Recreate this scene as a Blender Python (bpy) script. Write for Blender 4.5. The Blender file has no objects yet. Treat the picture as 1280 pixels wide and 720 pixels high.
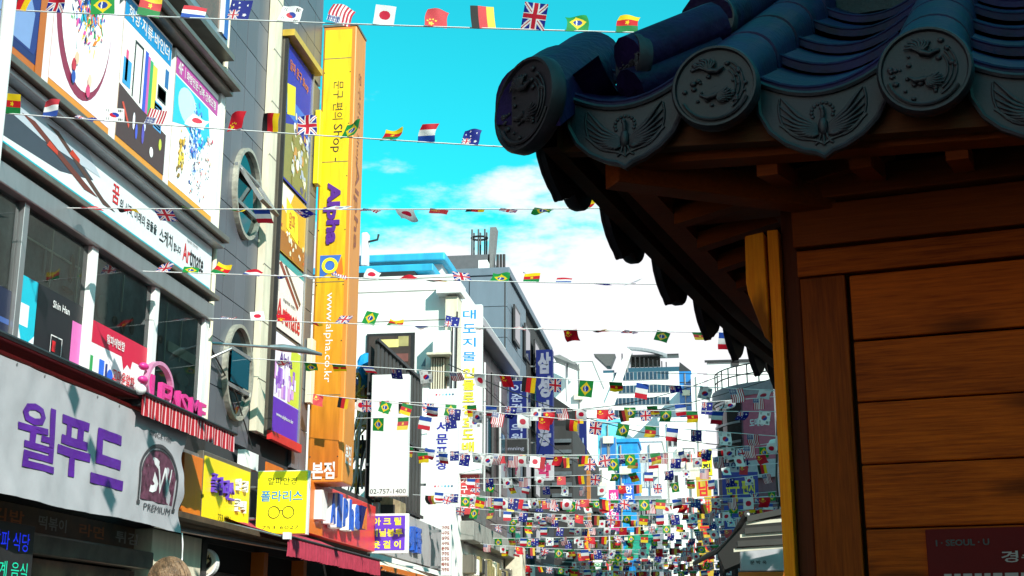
import bpy, bmesh, math, random
from mathutils import Vector, Matrix, noise
R = math.radians
rnd = random.Random(7)
scene = bpy.context.scene
COL = scene.collection

# ------------------------------------------------------------------ camera
FPX = 1700.0
PITCH = math.atan(450 / FPX)
YAW = -math.atan(250 / FPX * math.cos(PITCH))       # street runs along +Y
EYE = Vector((0, 0, 1.4))
cp, sp, ca, sa = math.cos(PITCH), math.sin(PITCH), math.cos(YAW), math.sin(YAW)
CR = Vector((ca, -sa, 0)); CU = Vector((-sp * sa, -sp * ca, cp)); CF = Vector((cp * sa, cp * ca, sp))
cam_data = bpy.data.cameras.new('camera')
cam = bpy.data.objects.new('camera', cam_data)
COL.objects.link(cam)
cam.matrix_world = Matrix.Translation(EYE) @ Matrix((CR, CU, -CF)).transposed().to_4x4()
cam_data.sensor_width = 36
cam_data.lens = 36 * FPX / 1280
cam_data.clip_start = 0.05
cam_data.clip_end = 3000
scene.camera = cam

def at_y(px, py, Y):
    d = CF + CR * ((px - 640) / FPX) - CU * ((py - 360) / FPX)
    return EYE + d * (Y / d.y)
def at_x(px, py, X):
    d = CF + CR * ((px - 640) / FPX) - CU * ((py - 360) / FPX)
    return EYE + d * (X / d.x)

# ------------------------------------------------------------------ colour / exposure / light
scene.view_settings.view_transform = 'Standard'
scene.view_settings.look = 'None'
scene.view_settings.exposure = EXPOSURE = 0.75
scene.view_settings.gamma = 1
SUN_DIR = Vector((0.66, -0.76, 0.64)).normalized()   # towards the sun
sd = bpy.data.lights.new('sun', 'SUN')
sd.energy = 4.2; sd.angle = R(0.5); sd.color = (1.0, 0.95, 0.86)
so = bpy.data.objects.new('sun', sd); COL.objects.link(so)
so.rotation_euler = (-SUN_DIR).to_track_quat('-Z', 'Y').to_euler()
so.location = (0, -20, 40)
w = bpy.data.worlds.new('World'); scene.world = w; w.use_nodes = True
nt = w.node_tree; nt.nodes.clear()
def N(t, **k):
    n = nt.nodes.new(t)
    for a, b in k.items():
        setattr(n, a, b)
    return n
wo = N('ShaderNodeOutputWorld'); bg = N('ShaderNodeBackground')
sky = N('ShaderNodeTexSky', sky_type='NISHITA', sun_disc=False)
sky.sun_elevation = math.asin(SUN_DIR.z)
sky.sun_rotation = math.atan2(SUN_DIR.x, SUN_DIR.y)
sky.air_density = 1.0; sky.dust_density = 0.6; sky.ozone_density = 1.0
tint = N('ShaderNodeMix', data_type='RGBA', blend_type='MULTIPLY'); tint.inputs[0].default_value = 1
tint.inputs[7].default_value = (0.12, 2.15, 1.62, 1)
tc = N('ShaderNodeTexCoord'); sep = N('ShaderNodeSeparateXYZ')
nz = N('ShaderNodeTexNoise'); nz.inputs['Scale'].default_value = 4.2; nz.inputs['Detail'].default_value = 9; nz.inputs['Roughness'].default_value = 0.58
mp = N('ShaderNodeMapping'); mp.inputs['Location'].default_value = (0.35, 0.42, 0.1); mp.inputs['Scale'].default_value = (1, 1, 2.6)
lk = nt.links.new
lk(tc.outputs['Generated'], mp.inputs[0]); lk(mp.outputs[0], nz.inputs['Vector']); lk(tc.outputs['Generated'], sep.inputs[0])
# cloud bank low in the sky, thinning upward
hz = N('ShaderNodeMapRange'); hz.inputs[1].default_value = 0.24; hz.inputs[2].default_value = 0.41; hz.inputs[3].default_value = 0.29; hz.inputs[4].default_value = -0.055
lk(sep.outputs[2], hz.inputs[0])
ad = N('ShaderNodeMath', operation='ADD'); lk(nz.outputs[0], ad.inputs[0]); lk(hz.outputs[0], ad.inputs[1])
cr = N('ShaderNodeMapRange', interpolation_type='SMOOTHSTEP'); cr.inputs[1].default_value = 0.535; cr.inputs[2].default_value = 0.63; cr.clamp = True
lk(ad.outputs[0], cr.inputs[0])
cm = N('ShaderNodeMix', data_type='RGBA'); lk(cr.outputs[0], cm.inputs[0])
lk(sky.outputs[0], tint.inputs[6]); lk(tint.outputs[2], cm.inputs[6]); cm.inputs[7].default_value = (7.2, 7.2, 7.5, 1)
bg.inputs[1].default_value = 0.085
lk(cm.outputs[2], bg.inputs[0]); lk(bg.outputs[0], wo.inputs[0])
scene.cycles.max_bounces = 8
scene.cycles.sample_clamp_indirect = 4

# ------------------------------------------------------------------ materials
def lin(h):
    if not isinstance(h, str):
        return tuple(h)[:3]
    h = h.lstrip('#')
    c = [int(h[i:i + 2], 16) / 255 for i in (0, 2, 4)]
    return tuple(x / 12.92 if x <= .04045 else ((x + .055) / 1.055) ** 2.4 for x in c)
MATS = {}
def mat(name, col, rough=.6, metal=0, var=.12, scale=6, streak=0, bump=0, spec=.5, rand=0, coat=0, emit=None, bscale=None):
    if name in MATS: return MATS[name]
    m = bpy.data.materials.new(name); m.use_nodes = True; t = m.node_tree
    b = t.nodes['Principled BSDF']; L = t.links.new
    b.inputs['Roughness'].default_value = rough; b.inputs['Metallic'].default_value = metal
    b.inputs['Specular IOR Level'].default_value = spec
    if coat: b.inputs['Coat Weight'].default_value = coat; b.inputs['Coat Roughness'].default_value = .15
    c = lin(col)
    tcn = t.nodes.new('ShaderNodeNewGeometry')
    mpn = t.nodes.new('ShaderNodeMapping'); mpn.inputs['Scale'].default_value = (1, 1, .22 if streak else 1)
    L(tcn.outputs['Position'], mpn.inputs[0])
    n = t.nodes.new('ShaderNodeTexNoise'); n.inputs['Scale'].default_value = scale; n.inputs['Detail'].default_value = 7; n.inputs['Roughness'].default_value = .62
    L(mpn.outputs[0], n.inputs['Vector'])
    mx = t.nodes.new('ShaderNodeMix'); mx.data_type = 'RGBA'
    mr = t.nodes.new('ShaderNodeMapRange'); mr.inputs[1].default_value = .32; mr.inputs[2].default_value = .68
    L(n.outputs[0], mr.inputs[0]); L(mr.outputs[0], mx.inputs[0])
    k0 = 1 - var * 1.4; k1 = 1 + var * .8
    mx.inputs[6].default_value = tuple(min(1, x * k0) for x in c) + (1,)
    mx.inputs[7].default_value = tuple(min(1, x * k1) for x in c) + (1,)
    out = mx.outputs[2]
    if rand:
        oi = t.nodes.new('ShaderNodeObjectInfo'); hs = t.nodes.new('ShaderNodeHueSaturation')
        m2 = t.nodes.new('ShaderNodeMapRange'); m2.inputs[3].default_value = 1 - rand; m2.inputs[4].default_value = 1 + rand
        L(oi.outputs['Random'], m2.inputs[0]); L(m2.outputs[0], hs.inputs['Value']); L(out, hs.inputs['Color']); out = hs.outputs[0]
    L(out, b.inputs['Base Color'])
    r2 = t.nodes.new('ShaderNodeMapRange'); r2.inputs[3].default_value = max(.02, rough - .1); r2.inputs[4].default_value = min(1, rough + .12)
    L(n.outputs[0], r2.inputs[0]); L(r2.outputs[0], b.inputs['Roughness'])
    if bump:
        n2 = t.nodes.new('ShaderNodeTexNoise'); n2.inputs['Scale'].default_value = bscale or scale * 5; n2.inputs['Detail'].default_value = 4
        L(tcn.outputs['Position'], n2.inputs['Vector'])
        bp = t.nodes.new('ShaderNodeBump'); bp.inputs['Strength'].default_value = bump; bp.inputs['Distance'].default_value = .01
        L(n2.outputs[0], bp.inputs['Height']); L(bp.outputs[0], b.inputs['Normal'])
    if emit:
        b.inputs['Emission Color'].default_value = tuple(c) + (1,); b.inputs['Emission Strength'].default_value = emit
    MATS[name] = m
    return m
def glass(name, tintc, rough=.04):
    m = bpy.data.materials.new(name); m.use_nodes = True; t = m.node_tree; b = t.nodes['Principled BSDF']
    b.inputs['Base Color'].default_value = lin(tintc) + (1,); b.inputs['Roughness'].default_value = rough
    b.inputs['Transmission Weight'].default_value = .0; b.inputs['Specular IOR Level'].default_value = .6
    b.inputs['Coat Weight'].default_value = .25; b.inputs['Coat Roughness'].default_value = .02
    n = t.nodes.new('ShaderNodeTexNoise'); n.inputs['Scale'].default_value = .8; g = t.nodes.new('ShaderNodeNewGeometry')
    t.links.new(g.outputs['Position'], n.inputs['Vector'])
    bp = t.nodes.new('ShaderNodeBump'); bp.inputs['Strength'].default_value = .12; bp.inputs['Distance'].default_value = .05
    t.links.new(n.outputs[0], bp.inputs['Height']); t.links.new(bp.outputs[0], b.inputs['Normal'])
    MATS[name] = m
    return m
def clear_glass(name, tintc='#cfe0e0', alpha=.35):
    m = bpy.data.materials.new(name); m.use_nodes = True; t = m.node_tree; t.nodes.clear()
    o = t.nodes.new('ShaderNodeOutputMaterial'); g = t.nodes.new('ShaderNodeBsdfGlossy'); g.inputs['Roughness'].default_value = .03
    tr = t.nodes.new('ShaderNodeBsdfTransparent'); tr.inputs[0].default_value = lin(tintc) + (1,)
    mx = t.nodes.new('ShaderNodeMixShader'); fr = t.nodes.new('ShaderNodeFresnel'); fr.inputs[0].default_value = 1.6
    t.links.new(fr.outputs[0], mx.inputs[0]); t.links.new(tr.outputs[0], mx.inputs[1]); t.links.new(g.outputs[0], mx.inputs[2]); t.links.new(mx.outputs[0], o.inputs[0])
    MATS[name] = m
    return m
def print_mat(name, rough=.45, transl=0.0, var=.06, rand=False):
    m = bpy.data.materials.new(name); m.use_nodes = True; t = m.node_tree; b = t.nodes['Principled BSDF']; L = t.links.new
    a = t.nodes.new('ShaderNodeAttribute'); a.attribute_name = 'Col'
    g = t.nodes.new('ShaderNodeNewGeometry'); n = t.nodes.new('ShaderNodeTexNoise'); n.inputs['Scale'].default_value = 9; n.inputs['Detail'].default_value = 5
    L(g.outputs['Position'], n.inputs['Vector'])
    mr = t.nodes.new('ShaderNodeMapRange'); mr.inputs[3].default_value = 1 - var * 2; mr.inputs[4].default_value = 1 + var
    L(n.outputs[0], mr.inputs[0]); hs = t.nodes.new('ShaderNodeHueSaturation'); L(mr.outputs[0], hs.inputs['Value']); L(a.outputs[0], hs.inputs['Color'])
    if rand:
        oi = t.nodes.new('ShaderNodeObjectInfo'); m2 = t.nodes.new('ShaderNodeMapRange'); m2.inputs[3].default_value = .9; m2.inputs[4].default_value = 1.12
        L(oi.outputs['Random'], m2.inputs[0]); L(m2.outputs[0], hs.inputs['Saturation'])
        m4 = t.nodes.new('ShaderNodeMath'); m4.operation = 'MULTIPLY'; m5 = t.nodes.new('ShaderNodeMapRange'); m5.inputs[3].default_value = 1.0; m5.inputs[4].default_value = .78
        L(oi.outputs['Random'], m5.inputs[0]); L(m5.outputs[0], m4.inputs[0]); L(mr.outputs[0], m4.inputs[1]); L(m4.outputs[0], hs.inputs['Value'])
    L(hs.outputs[0], b.inputs['Base Color']); b.inputs['Roughness'].default_value = rough
    if transl:
        tb = t.nodes.new('ShaderNodeBsdfTranslucent'); L(hs.outputs[0], tb.inputs[0]); mx = t.nodes.new('ShaderNodeMixShader'); mx.inputs[0].default_value = transl
        L(b.outputs[0], mx.inputs[1]); L(tb.outputs[0], mx.inputs[2]); L(mx.outputs[0], t.nodes['Material Output'].inputs[0])
    MATS[name] = m
    return m
PRINT = print_mat('printed_vinyl')
FLAGM = print_mat('printed_polyester', .7, .35, rand=True)

# ------------------------------------------------------------------ object helpers
def tag(o, label=None, cat=None, group=None, kind=None):
    if label: o['label'] = label
    if cat: o['category'] = cat
    if group: o['group'] = group
    if kind: o['kind'] = kind
    return o
def E(name, label, cat, loc=(0, 0, 0), group=None, rz=0):
    o = bpy.data.objects.new(name, None); COL.objects.link(o)
    o.location = loc; o.rotation_euler = (0, 0, rz); o.empty_display_size = .2
    return tag(o, label, cat, group)
def woff(o):
    v = Vector((0, 0, 0))
    while o is not None:
        v += Vector(o.location); o = o.parent
    return v
class Fr:
    def __init__(s, O, u, v, n): s.O, s.u, s.v, s.n = Vector(O), Vector(u), Vector(v), Vector(n)
    def p(s, a, b, c=0): return s.O + s.u * a + s.v * b + s.n * c
def SIDE(x): return Fr((x, 0, 0), (0, 1, 0), (0, 0, 1), (1, 0, 0))       # faces +X, a = y, b = z
def FACE(y): return Fr((0, y, 0), (1, 0, 0), (0, 0, 1), (0, -1, 0))      # faces -Y, a = x, b = z
def RSIDE(x): return Fr((x, 0, 0), (0, -1, 0), (0, 0, 1), (-1, 0, 0))    # faces -X, a = -y
WORLD = Fr((0, 0, 0), (1, 0, 0), (0, 0, 1), (0, -1, 0))
class MB:
    def __init__(s): s.v = []; s.f = []; s.m = []; s.c = []; s.cc = None
    def add(s, vs, fs, m=0, col=None):
        b = len(s.v); s.v += [tuple(x) for x in vs]
        for f in fs:
            s.f.append(tuple(b + i for i in f)); s.m.append(m); s.c.append(col or (1, 1, 1))
        return s
    def box(s, fr, a0, a1, b0, b1, c0, c1, m=0, col=None):
        if a0 > a1: a0, a1 = a1, a0
        if b0 > b1: b0, b1 = b1, b0
        if c0 > c1: c0, c1 = c1, c0
        P = [fr.p(a, b, c) for c in (c0, c1) for b in (b0, b1) for a in (a0, a1)]
        return s.add(P, [(0, 2, 3, 1), (4, 5, 7, 6), (0, 1, 5, 4), (2, 6, 7, 3), (0, 4, 6, 2), (1, 3, 7, 5)], m, col)
    def prism(s, fr, pts, c0, c1, m=0, col=None):
        n = len(pts)
        ar = sum(pts[i][0] * pts[(i + 1) % n][1] - pts[(i + 1) % n][0] * pts[i][1] for i in range(n))
        if ar < 0: pts = pts[::-1]
        P = [fr.p(a, b, c0) for a, b in pts] + [fr.p(a, b, c1) for a, b in pts]
        F = [tuple(range(n, 2 * n)), tuple(range(n - 1, -1, -1))] + [(i, (i + 1) % n, n + (i + 1) % n, n + i) for i in range(n)]
        return s.add(P, F, m, col)
    def flat(s, fr, pts, c=0, m=0, col=None):
        n = len(pts)
        ar = sum(pts[i][0] * pts[(i + 1) % n][1] - pts[(i + 1) % n][0] * pts[i][1] for i in range(n))
        if ar < 0: pts = pts[::-1]
        return s.add([fr.p(a, b, c) for a, b in pts], [tuple(range(n))], m, col)
    def rect(s, fr, a0, a1, b0, b1, c=0, m=0, col=None): return s.flat(fr, [(a0, b0), (a1, b0), (a1, b1), (a0, b1)], c, m, col)
    def ell(s, fr, a, b, ra, rb, c=0, m=0, col=None, n=14, rot=0):
        cr_, sr_ = math.cos(rot), math.sin(rot); pts = []
        for i in range(n):
            x = ra * math.cos(2 * math.pi * i / n); y = rb * math.sin(2 * math.pi * i / n)
            pts.append((a + x * cr_ - y * sr_, b + x * sr_ + y * cr_))
        return s.flat(fr, pts, c, m, col)
    def tube(s, pts, r, seg=8, m=0, col=None, caps=True, rs=None):
        pts = [Vector(p) for p in pts]; rings = []
        prev = None
        for i, p in enumerate(pts):
            d = (pts[min(i + 1, len(pts) - 1)] - pts[max(i - 1, 0)]).normalized()
            if prev is None:
                h = Vector((0, 0, 1)) if abs(d.z) < .9 else Vector((1, 0, 0))
                x = d.cross(h).normalized()
            else:
                x = (prev - d * prev.dot(d)).normalized()
            prev = x; y = d.cross(x); rr = rs[i] if rs else r
            rings.append([p + x * (rr * math.cos(2 * math.pi * k / seg)) + y * (rr * math.sin(2 * math.pi * k / seg)) for k in range(seg)])
        V = [q for g in rings for q in g]; F = []
        for i in range(len(pts) - 1):
            for k in range(seg):
                F.append((i * seg + k, (i + 1) * seg + k, (i + 1) * seg + (k + 1) % seg, i * seg + (k + 1) % seg)[::-1])
        if caps:
            F.append(tuple(range(seg))); F.append(tuple((len(pts) - 1) * seg + k for k in range(seg))[::-1])
        return s.add(V, [f[::-1] for f in F], m, col)
    def ball(s, c, rx, ry, rz, m=0, col=None, nu=10, nv=7):
        V = []; F = []; c = Vector(c)
        for j in range(nv + 1):
            th = math.pi * j / nv
            for i in range(nu):
                ph = 2 * math.pi * i / nu
                V.append(c + Vector((rx * math.sin(th) * math.cos(ph), ry * math.sin(th) * math.sin(ph), rz * math.cos(th))))
        for j in range(nv):
            for i in range(nu):
                F.append((j * nu + i, (j + 1) * nu + i, (j + 1) * nu + (i + 1) % nu, j * nu + (i + 1) % nu))
        return s.add(V, F, m, col)
    def mesh(s, name, off=Vector((0, 0, 0)), colors=False):
        me = bpy.data.meshes.new(name)
        me.from_pydata([Vector(v) - off for v in s.v], [], s.f)
        me.polygons.foreach_set('material_index', s.m)
        if colors:
            at = me.color_attributes.new('Col', 'FLOAT_COLOR', 'CORNER'); buf = []
            for f, c in zip(s.f, s.c):
                l = lin(c)
                for _ in f: buf += [l[0], l[1], l[2], 1]
            at.data.foreach_set('color', buf)
        me.update()
        return me
    def build(s, name, mats, parent=None, smooth=False, bevel=0, colors=False, label=None, cat=None, group=None, kind=None, autosm=False):
        if not isinstance(mats, (list, tuple)): mats = [mats]
        off = woff(parent) if parent is not None else Vector((0, 0, 0))
        loc = Vector((0, 0, 0))
        if parent is None and kind is None and s.v:
            xs = [v[0] for v in s.v]; ys = [v[1] for v in s.v]; zs = [v[2] for v in s.v]
            loc = Vector(((min(xs) + max(xs)) / 2, (min(ys) + max(ys)) / 2, min(zs))); off = loc
        me = s.mesh(name, off, colors)
        for m in mats: me.materials.append(m)
        o = bpy.data.objects.new(name, me); COL.objects.link(o); o.location = loc
        if parent is not None: o.parent = parent
        if smooth:
            me.polygons.foreach_set('use_smooth', [True] * len(me.polygons))
            if autosm:
                try: me.set_sharp_from_angle(angle=R(40))
                except Exception: pass
        if bevel:
            b = o.modifiers.new('bevel', 'BEVEL'); b.width = bevel; b.segments = 2; b.limit_method = 'ANGLE'; b.angle_limit = R(50)
        tag(o, label, cat, group, kind)
        return o
def piece(name, me, parent, loc, scale=None, rot=None):
    o = bpy.data.objects.new(name, me); COL.objects.link(o); o.parent = parent; o.location = loc
    if scale: o.scale = scale
    if rot: o.rotation_euler = rot
    return o
def boxm(fr, a0, a1, b0, b1, c0, c1, name, m, parent=None, bevel=0, **k):
    return MB().box(fr, a0, a1, b0, b1, c0, c1).build(name, m, parent, bevel=bevel, **k)
def tubem(pts, r, name, m, parent=None, seg=8, **k):
    return MB().tube(pts, r, seg).build(name, m, parent, smooth=True, autosm=True, **k)

# ------------------------------------------------------------------ lettering (flat or raised) from the built-in typeface
TCACHE = {}
def glyphs(body, bold, ext):
    key = (body, bold, ext)
    if key not in TCACHE:
        c = bpy.data.curves.new('t', 'FONT'); c.body = body; c.offset = bold; c.extrude = ext; c.resolution_u = 2; c.align_x = 'CENTER'; c.space_line = .95
        o = bpy.data.objects.new('t', c); me = bpy.data.meshes.new_from_object(o)
        vs = [v.co.copy() for v in me.vertices]; fs = [tuple(p.vertices) for p in me.polygons]
        x0, x1 = min(v.x for v in vs), max(v.x for v in vs); y0, y1 = min(v.y for v in vs), max(v.y for v in vs)
        vs = [Vector(((v.x - (x0 + x1) / 2) / (x1 - x0), (v.y - (y0 + y1) / 2) / (y1 - y0), (v.z / ext) if ext else 0)) for v in vs]
        bpy.data.objects.remove(o); bpy.data.curves.remove(c); bpy.data.meshes.remove(me)
        TCACHE[key] = (vs, fs)
    return TCACHE[key]
def text(body, fr, a, b, w_, h_, c, m, parent=None, rot=0, name='lettering', bold=.015, depth=0, **k):
    vs, fs = glyphs(body, bold, 1 if depth else 0)
    cr_, sr_ = math.cos(rot), math.sin(rot); P = []
    for v in vs:
        x, y = v.x * w_, v.y * h_
        P.append(fr.p(a + x * cr_ - y * sr_, b + x * sr_ + y * cr_, c + (v.z + 1) / 2 * depth))
    mb = MB(); mb.add(P, fs)
    return mb.build(name, m, parent, **k)
def column_text(chars, fr, a, b_top, b_bot, w_, c, m, parent, bold=.02, depth=0, name='letter', fill=.8):
    n = len(chars); st = (b_top - b_bot) / n
    for i, ch in enumerate(chars):
        if ch != ' ': text(ch, fr, a, b_top - st * (i + .5), w_, st * fill, c, m, parent, bold=bold, depth=depth, name=name)
# ------------------------------------------------------------------ palette
WHITE = mat('white_paint', '#dedede', .5, var=.09, streak=1)
PLASTER = mat('white_plaster', (.78, .78, .76), .85, var=.07, scale=2.5, streak=1, bump=.2)
CREAM = mat('cream_metal', (.68, .62, .48), .5, var=.12, scale=8, streak=1)
PANEL = mat('grey_metal_panel', (.125, .13, .155), .38, metal=.25, var=.1, scale=3, streak=1, rand=.1)
PANEL_BACK = mat('panel_joint', (.03, .03, .035), .8)
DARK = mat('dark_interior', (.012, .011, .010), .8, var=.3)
DARKM = mat('dark_metal', (.03, .03, .032), .45, metal=.3)
ALU = mat('aluminium', (.42, .43, .44), .35, metal=.8, var=.1, streak=1)
BRONZE = mat('bronze_trim', (.20, .18, .15), .35, metal=.6, var=.15, streak=1)
ASPHALT = mat('asphalt', (.05, .05, .052), .9, var=.3, scale=20, bump=.5)
PAVE = mat('paving', (.22, .21, .20), .85, var=.2, scale=5, bump=.3)
CONC = mat('concrete', (.28, .27, .25), .9, var=.2, scale=3, streak=1, bump=.3)
DCONC = mat('dark_render', (.032, .03, .031), .8, var=.25, scale=2, streak=1)
GLASSD = glass('dark_window_glass', '#141c1e')
GLASSB = glass('blue_window_glass', '#0b4a5c')
GLASSC = glass('cyan_curtain_glass', '#0a6fb0', .12)
YEL = mat('yellow_sign_face', (.84, .62, .012), .35, var=.05, scale=2, streak=1)
YEL2 = mat('bright_yellow_panel', (.86, .84, .01), .4, var=.03)
ORANGE = mat('orange_panel', (.62, .15, .012), .45, var=.08, streak=1)
ORYEL = mat('amber_sign_side', (.60, .22, .03), .4, var=.08, streak=1)
RED = mat('red_panel', (.62, .03, .03), .35, var=.08, streak=1)
REDF = mat('red_awning_cloth', (.45, .03, .04), .8, var=.15, scale=9)
PINKF = mat('pink_awning_cloth', (.40, .03, .065), .8, var=.15, scale=6)
PURPLE = mat('purple_ink', (.085, .012, .24), .5, var=.12)
PURP2 = mat('purple_panel', (.12, .04, .50), .4, var=.06)
BLUE = mat('blue_ink', (.02, .10, .50), .4)
NAVY = mat('navy_panel', (.005, .012, .11), .55, spec=.2, var=.1, streak=1)
CYANB = mat('cyan_ink', (.0, .22, .62), .4)
MAGENTA = mat('magenta_letter', (.60, .035, .24), .35)
BLACKI = mat('black_ink', (.015, .015, .015), .5)
REDI = mat('red_ink', (.6, .01, .015), .45)
YELI = mat('yellow_ink', (.85, .72, .02), .4)
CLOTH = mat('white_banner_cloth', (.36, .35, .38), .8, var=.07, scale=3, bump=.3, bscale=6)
TARP = mat('blue_tarpaulin', (.0, .25, .62), .55, var=.2, scale=3, bump=.6, bscale=5)
TEALROOF = mat('blue_roof_paint', (.02, .36, .60), .55, var=.2, scale=2, streak=1)
GREENF = mat('green_awning_cloth', (.02, .30, .20), .7, var=.2)
BLUEPANEL = mat('slate_blue_panel', (.13, .17, .215), .5, metal=.1, var=.09, scale=2, streak=1, rand=.06)
CORD = mat('white_cord', (.75, .75, .75), .6)
CABLE = mat('black_cable', (.02, .02, .02), .6)
SCAF = mat('yellow_scaffold', (.60, .42, .05), .5, var=.2)
POLE = mat('white_pole_paint', (.74, .75, .76), .35, var=.04)

# ------------------------------------------------------------------ setting
gmb = MB().rect(Fr((0, 0, 0), (1, 0, 0), (0, 1, 0), (0, 0, 1)), -900, 900, -600, 1500, -.02)
gmb.build('ground', CONC, kind='structure')
MB().box(WORLD, -5.2, 3.4, -.015, .004, -130, 40).build('road', ASPHALT, kind='structure')
for x0, x1 in ((-6.2, -5.2), (3.4, 4.6)):
    MB().box(WORLD, x0, x1, -.01, .12, -130, 40).build('pavement', PAVE, kind='structure')
# ================================================================== KIOSK (wooden booth with tiled roof)
def wood(name, c0, c1, rough=.55, axis=0, grain=1.0, rand=.14, knots=True):
    m = bpy.data.materials.new(name); m.use_nodes = True; t = m.node_tree; b = t.nodes['Principled BSDF']; L = t.links.new
    tcn = t.nodes.new('ShaderNodeTexCoord'); oi = t.nodes.new('ShaderNodeObjectInfo')
    off = t.nodes.new('ShaderNodeVectorMath'); off.operation = 'SCALE'; off.inputs[0].default_value = (13.7, 5.1, 9.3)
    L(oi.outputs['Random'], off.inputs['Scale'])
    addv = t.nodes.new('ShaderNodeVectorMath'); addv.operation = 'ADD'; L(tcn.outputs['Object'], addv.inputs[0]); L(off.outputs[0], addv.inputs[1])
    def stretched(s, scale, detail, rough_=.6):
        mp_ = t.nodes.new('ShaderNodeMapping'); mp_.inputs['Scale'].default_value = s; L(addv.outputs[0], mp_.inputs[0])
        n = t.nodes.new('ShaderNodeTexNoise'); n.inputs['Scale'].default_value = scale; n.inputs['Detail'].default_value = detail; n.inputs['Roughness'].default_value = rough_
        L(mp_.outputs[0], n.inputs['Vector']); return n
    s1 = [17, 17, 17]; s1[axis] = .7
    fine = stretched(s1, 9 * grain, 8, .7)
    s2 = [3, 3, 3]; s2[axis] = .7
    broad = stretched(s2, 2.2, 5)
    mx = t.nodes.new('ShaderNodeMix'); mx.data_type = 'RGBA'
    mr = t.nodes.new('ShaderNodeMapRange'); mr.inputs[1].default_value = .36; mr.inputs[2].default_value = .62
    mix0 = t.nodes.new('ShaderNodeMath'); mix0.operation = 'ADD'
    h = t.nodes.new('ShaderNodeMath'); h.operation = 'MULTIPLY'; h.inputs[1].default_value = .62; L(fine.outputs[0], h.inputs[0])
    h2 = t.nodes.new('ShaderNodeMath'); h2.operation = 'MULTIPLY'; h2.inputs[1].default_value = .38; L(broad.outputs[0], h2.inputs[0])
    L(h.outputs[0], mix0.inputs[0]); L(h2.outputs[0], mix0.inputs[1]); L(mix0.outputs[0], mr.inputs[0]); L(mr.outputs[0], mx.inputs[0])
    mx.inputs[6].default_value = lin(c0) + (1,); mx.inputs[7].default_value = lin(c1) + (1,)
    out = mx.outputs[2]
    if knots:
        s3 = [7.5, 7.5, 7.5]; s3[axis] = 2.2; s3[1] = 0
        mp3 = t.nodes.new('ShaderNodeMapping'); mp3.inputs['Scale'].default_value = s3
        # warp so that the knots trail off along the grain
        wp = t.nodes.new('ShaderNodeVectorMath'); wp.operation = 'MULTIPLY_ADD'; L(broad.outputs[1], wp.inputs[0]); wp.inputs[1].default_value = (.25, .1, .1); L(addv.outputs[0], wp.inputs[2])
        L(wp.outputs[0], mp3.inputs[0])
        vo = t.nodes.new('ShaderNodeTexVoronoi'); vo.inputs['Scale'].default_value = 1.0; L(mp3.outputs[0], vo.inputs['Vector'])
        kr = t.nodes.new('ShaderNodeMapRange'); kr.inputs[1].default_value = .14; kr.inputs[2].default_value = .34; kr.interpolation_type = 'SMOOTHSTEP'; kr.inputs[3].default_value = .85; kr.inputs[4].default_value = 0
        L(vo.outputs['Distance'], kr.inputs[0])
        m2 = t.nodes.new('ShaderNodeMix'); m2.data_type = 'RGBA'; m2.inputs[7].default_value = tuple(x * .22 for x in lin(c0)) + (1,)
        L(kr.outputs[0], m2.inputs[0]); L(out, m2.inputs[6]); out = m2.outputs[2]
    hs = t.nodes.new('ShaderNodeHueSaturation'); m3 = t.nodes.new('ShaderNodeMapRange'); m3.inputs[3].default_value = 1 - rand; m3.inputs[4].default_value = 1 + rand
    L(oi.outputs['Random'], m3.inputs[0]); L(m3.outputs[0], hs.inputs['Value']); L(out, hs.inputs['Color']); L(hs.outputs[0], b.inputs['Base Color'])
    b.inputs['Roughness'].default_value = rough; b.inputs['Specular IOR Level'].default_value = .08
    bp = t.nodes.new('ShaderNodeBump'); bp.inputs['Strength'].default_value = .35; bp.inputs['Distance'].default_value = .004
    L(fine.outputs[0], bp.inputs['Height']); L(bp.outputs[0], b.inputs['Normal'])
    MATS[name] = m
    return m
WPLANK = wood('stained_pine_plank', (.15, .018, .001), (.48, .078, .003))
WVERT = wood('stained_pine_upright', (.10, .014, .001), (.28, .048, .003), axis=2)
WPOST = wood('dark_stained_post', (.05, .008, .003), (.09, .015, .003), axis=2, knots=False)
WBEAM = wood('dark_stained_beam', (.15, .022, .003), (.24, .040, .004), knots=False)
WOCHRE = wood('sun_toned_ochre', (.75, .14, .003), (.95, .27, .008), axis=2, rand=.03)  # very bright ochre stands in for sunlight on the board and bracket
TILE = mat('glazed_roof_tile', (.014, .005, .042), .5, var=.5, scale=7, bump=.4, bscale=45, spec=.16, coat=.0, rand=.18)
TILEF = mat('matte_eave_tile_face', (.021, .012, .020), .55, var=.4, scale=12, bump=.12, bscale=120, rand=.12)
MORTAR = mat('roof_mortar', (.03, .03, .035), .9, var=.3, scale=12, bump=.6)
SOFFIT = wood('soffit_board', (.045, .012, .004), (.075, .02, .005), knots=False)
SIGNRED = mat('maroon_sign_panel', (.10, .005, .005), .6, var=.08, spec=.1)
TXTGREY = mat('pale_print', (.30, .24, .23), .6)

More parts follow.
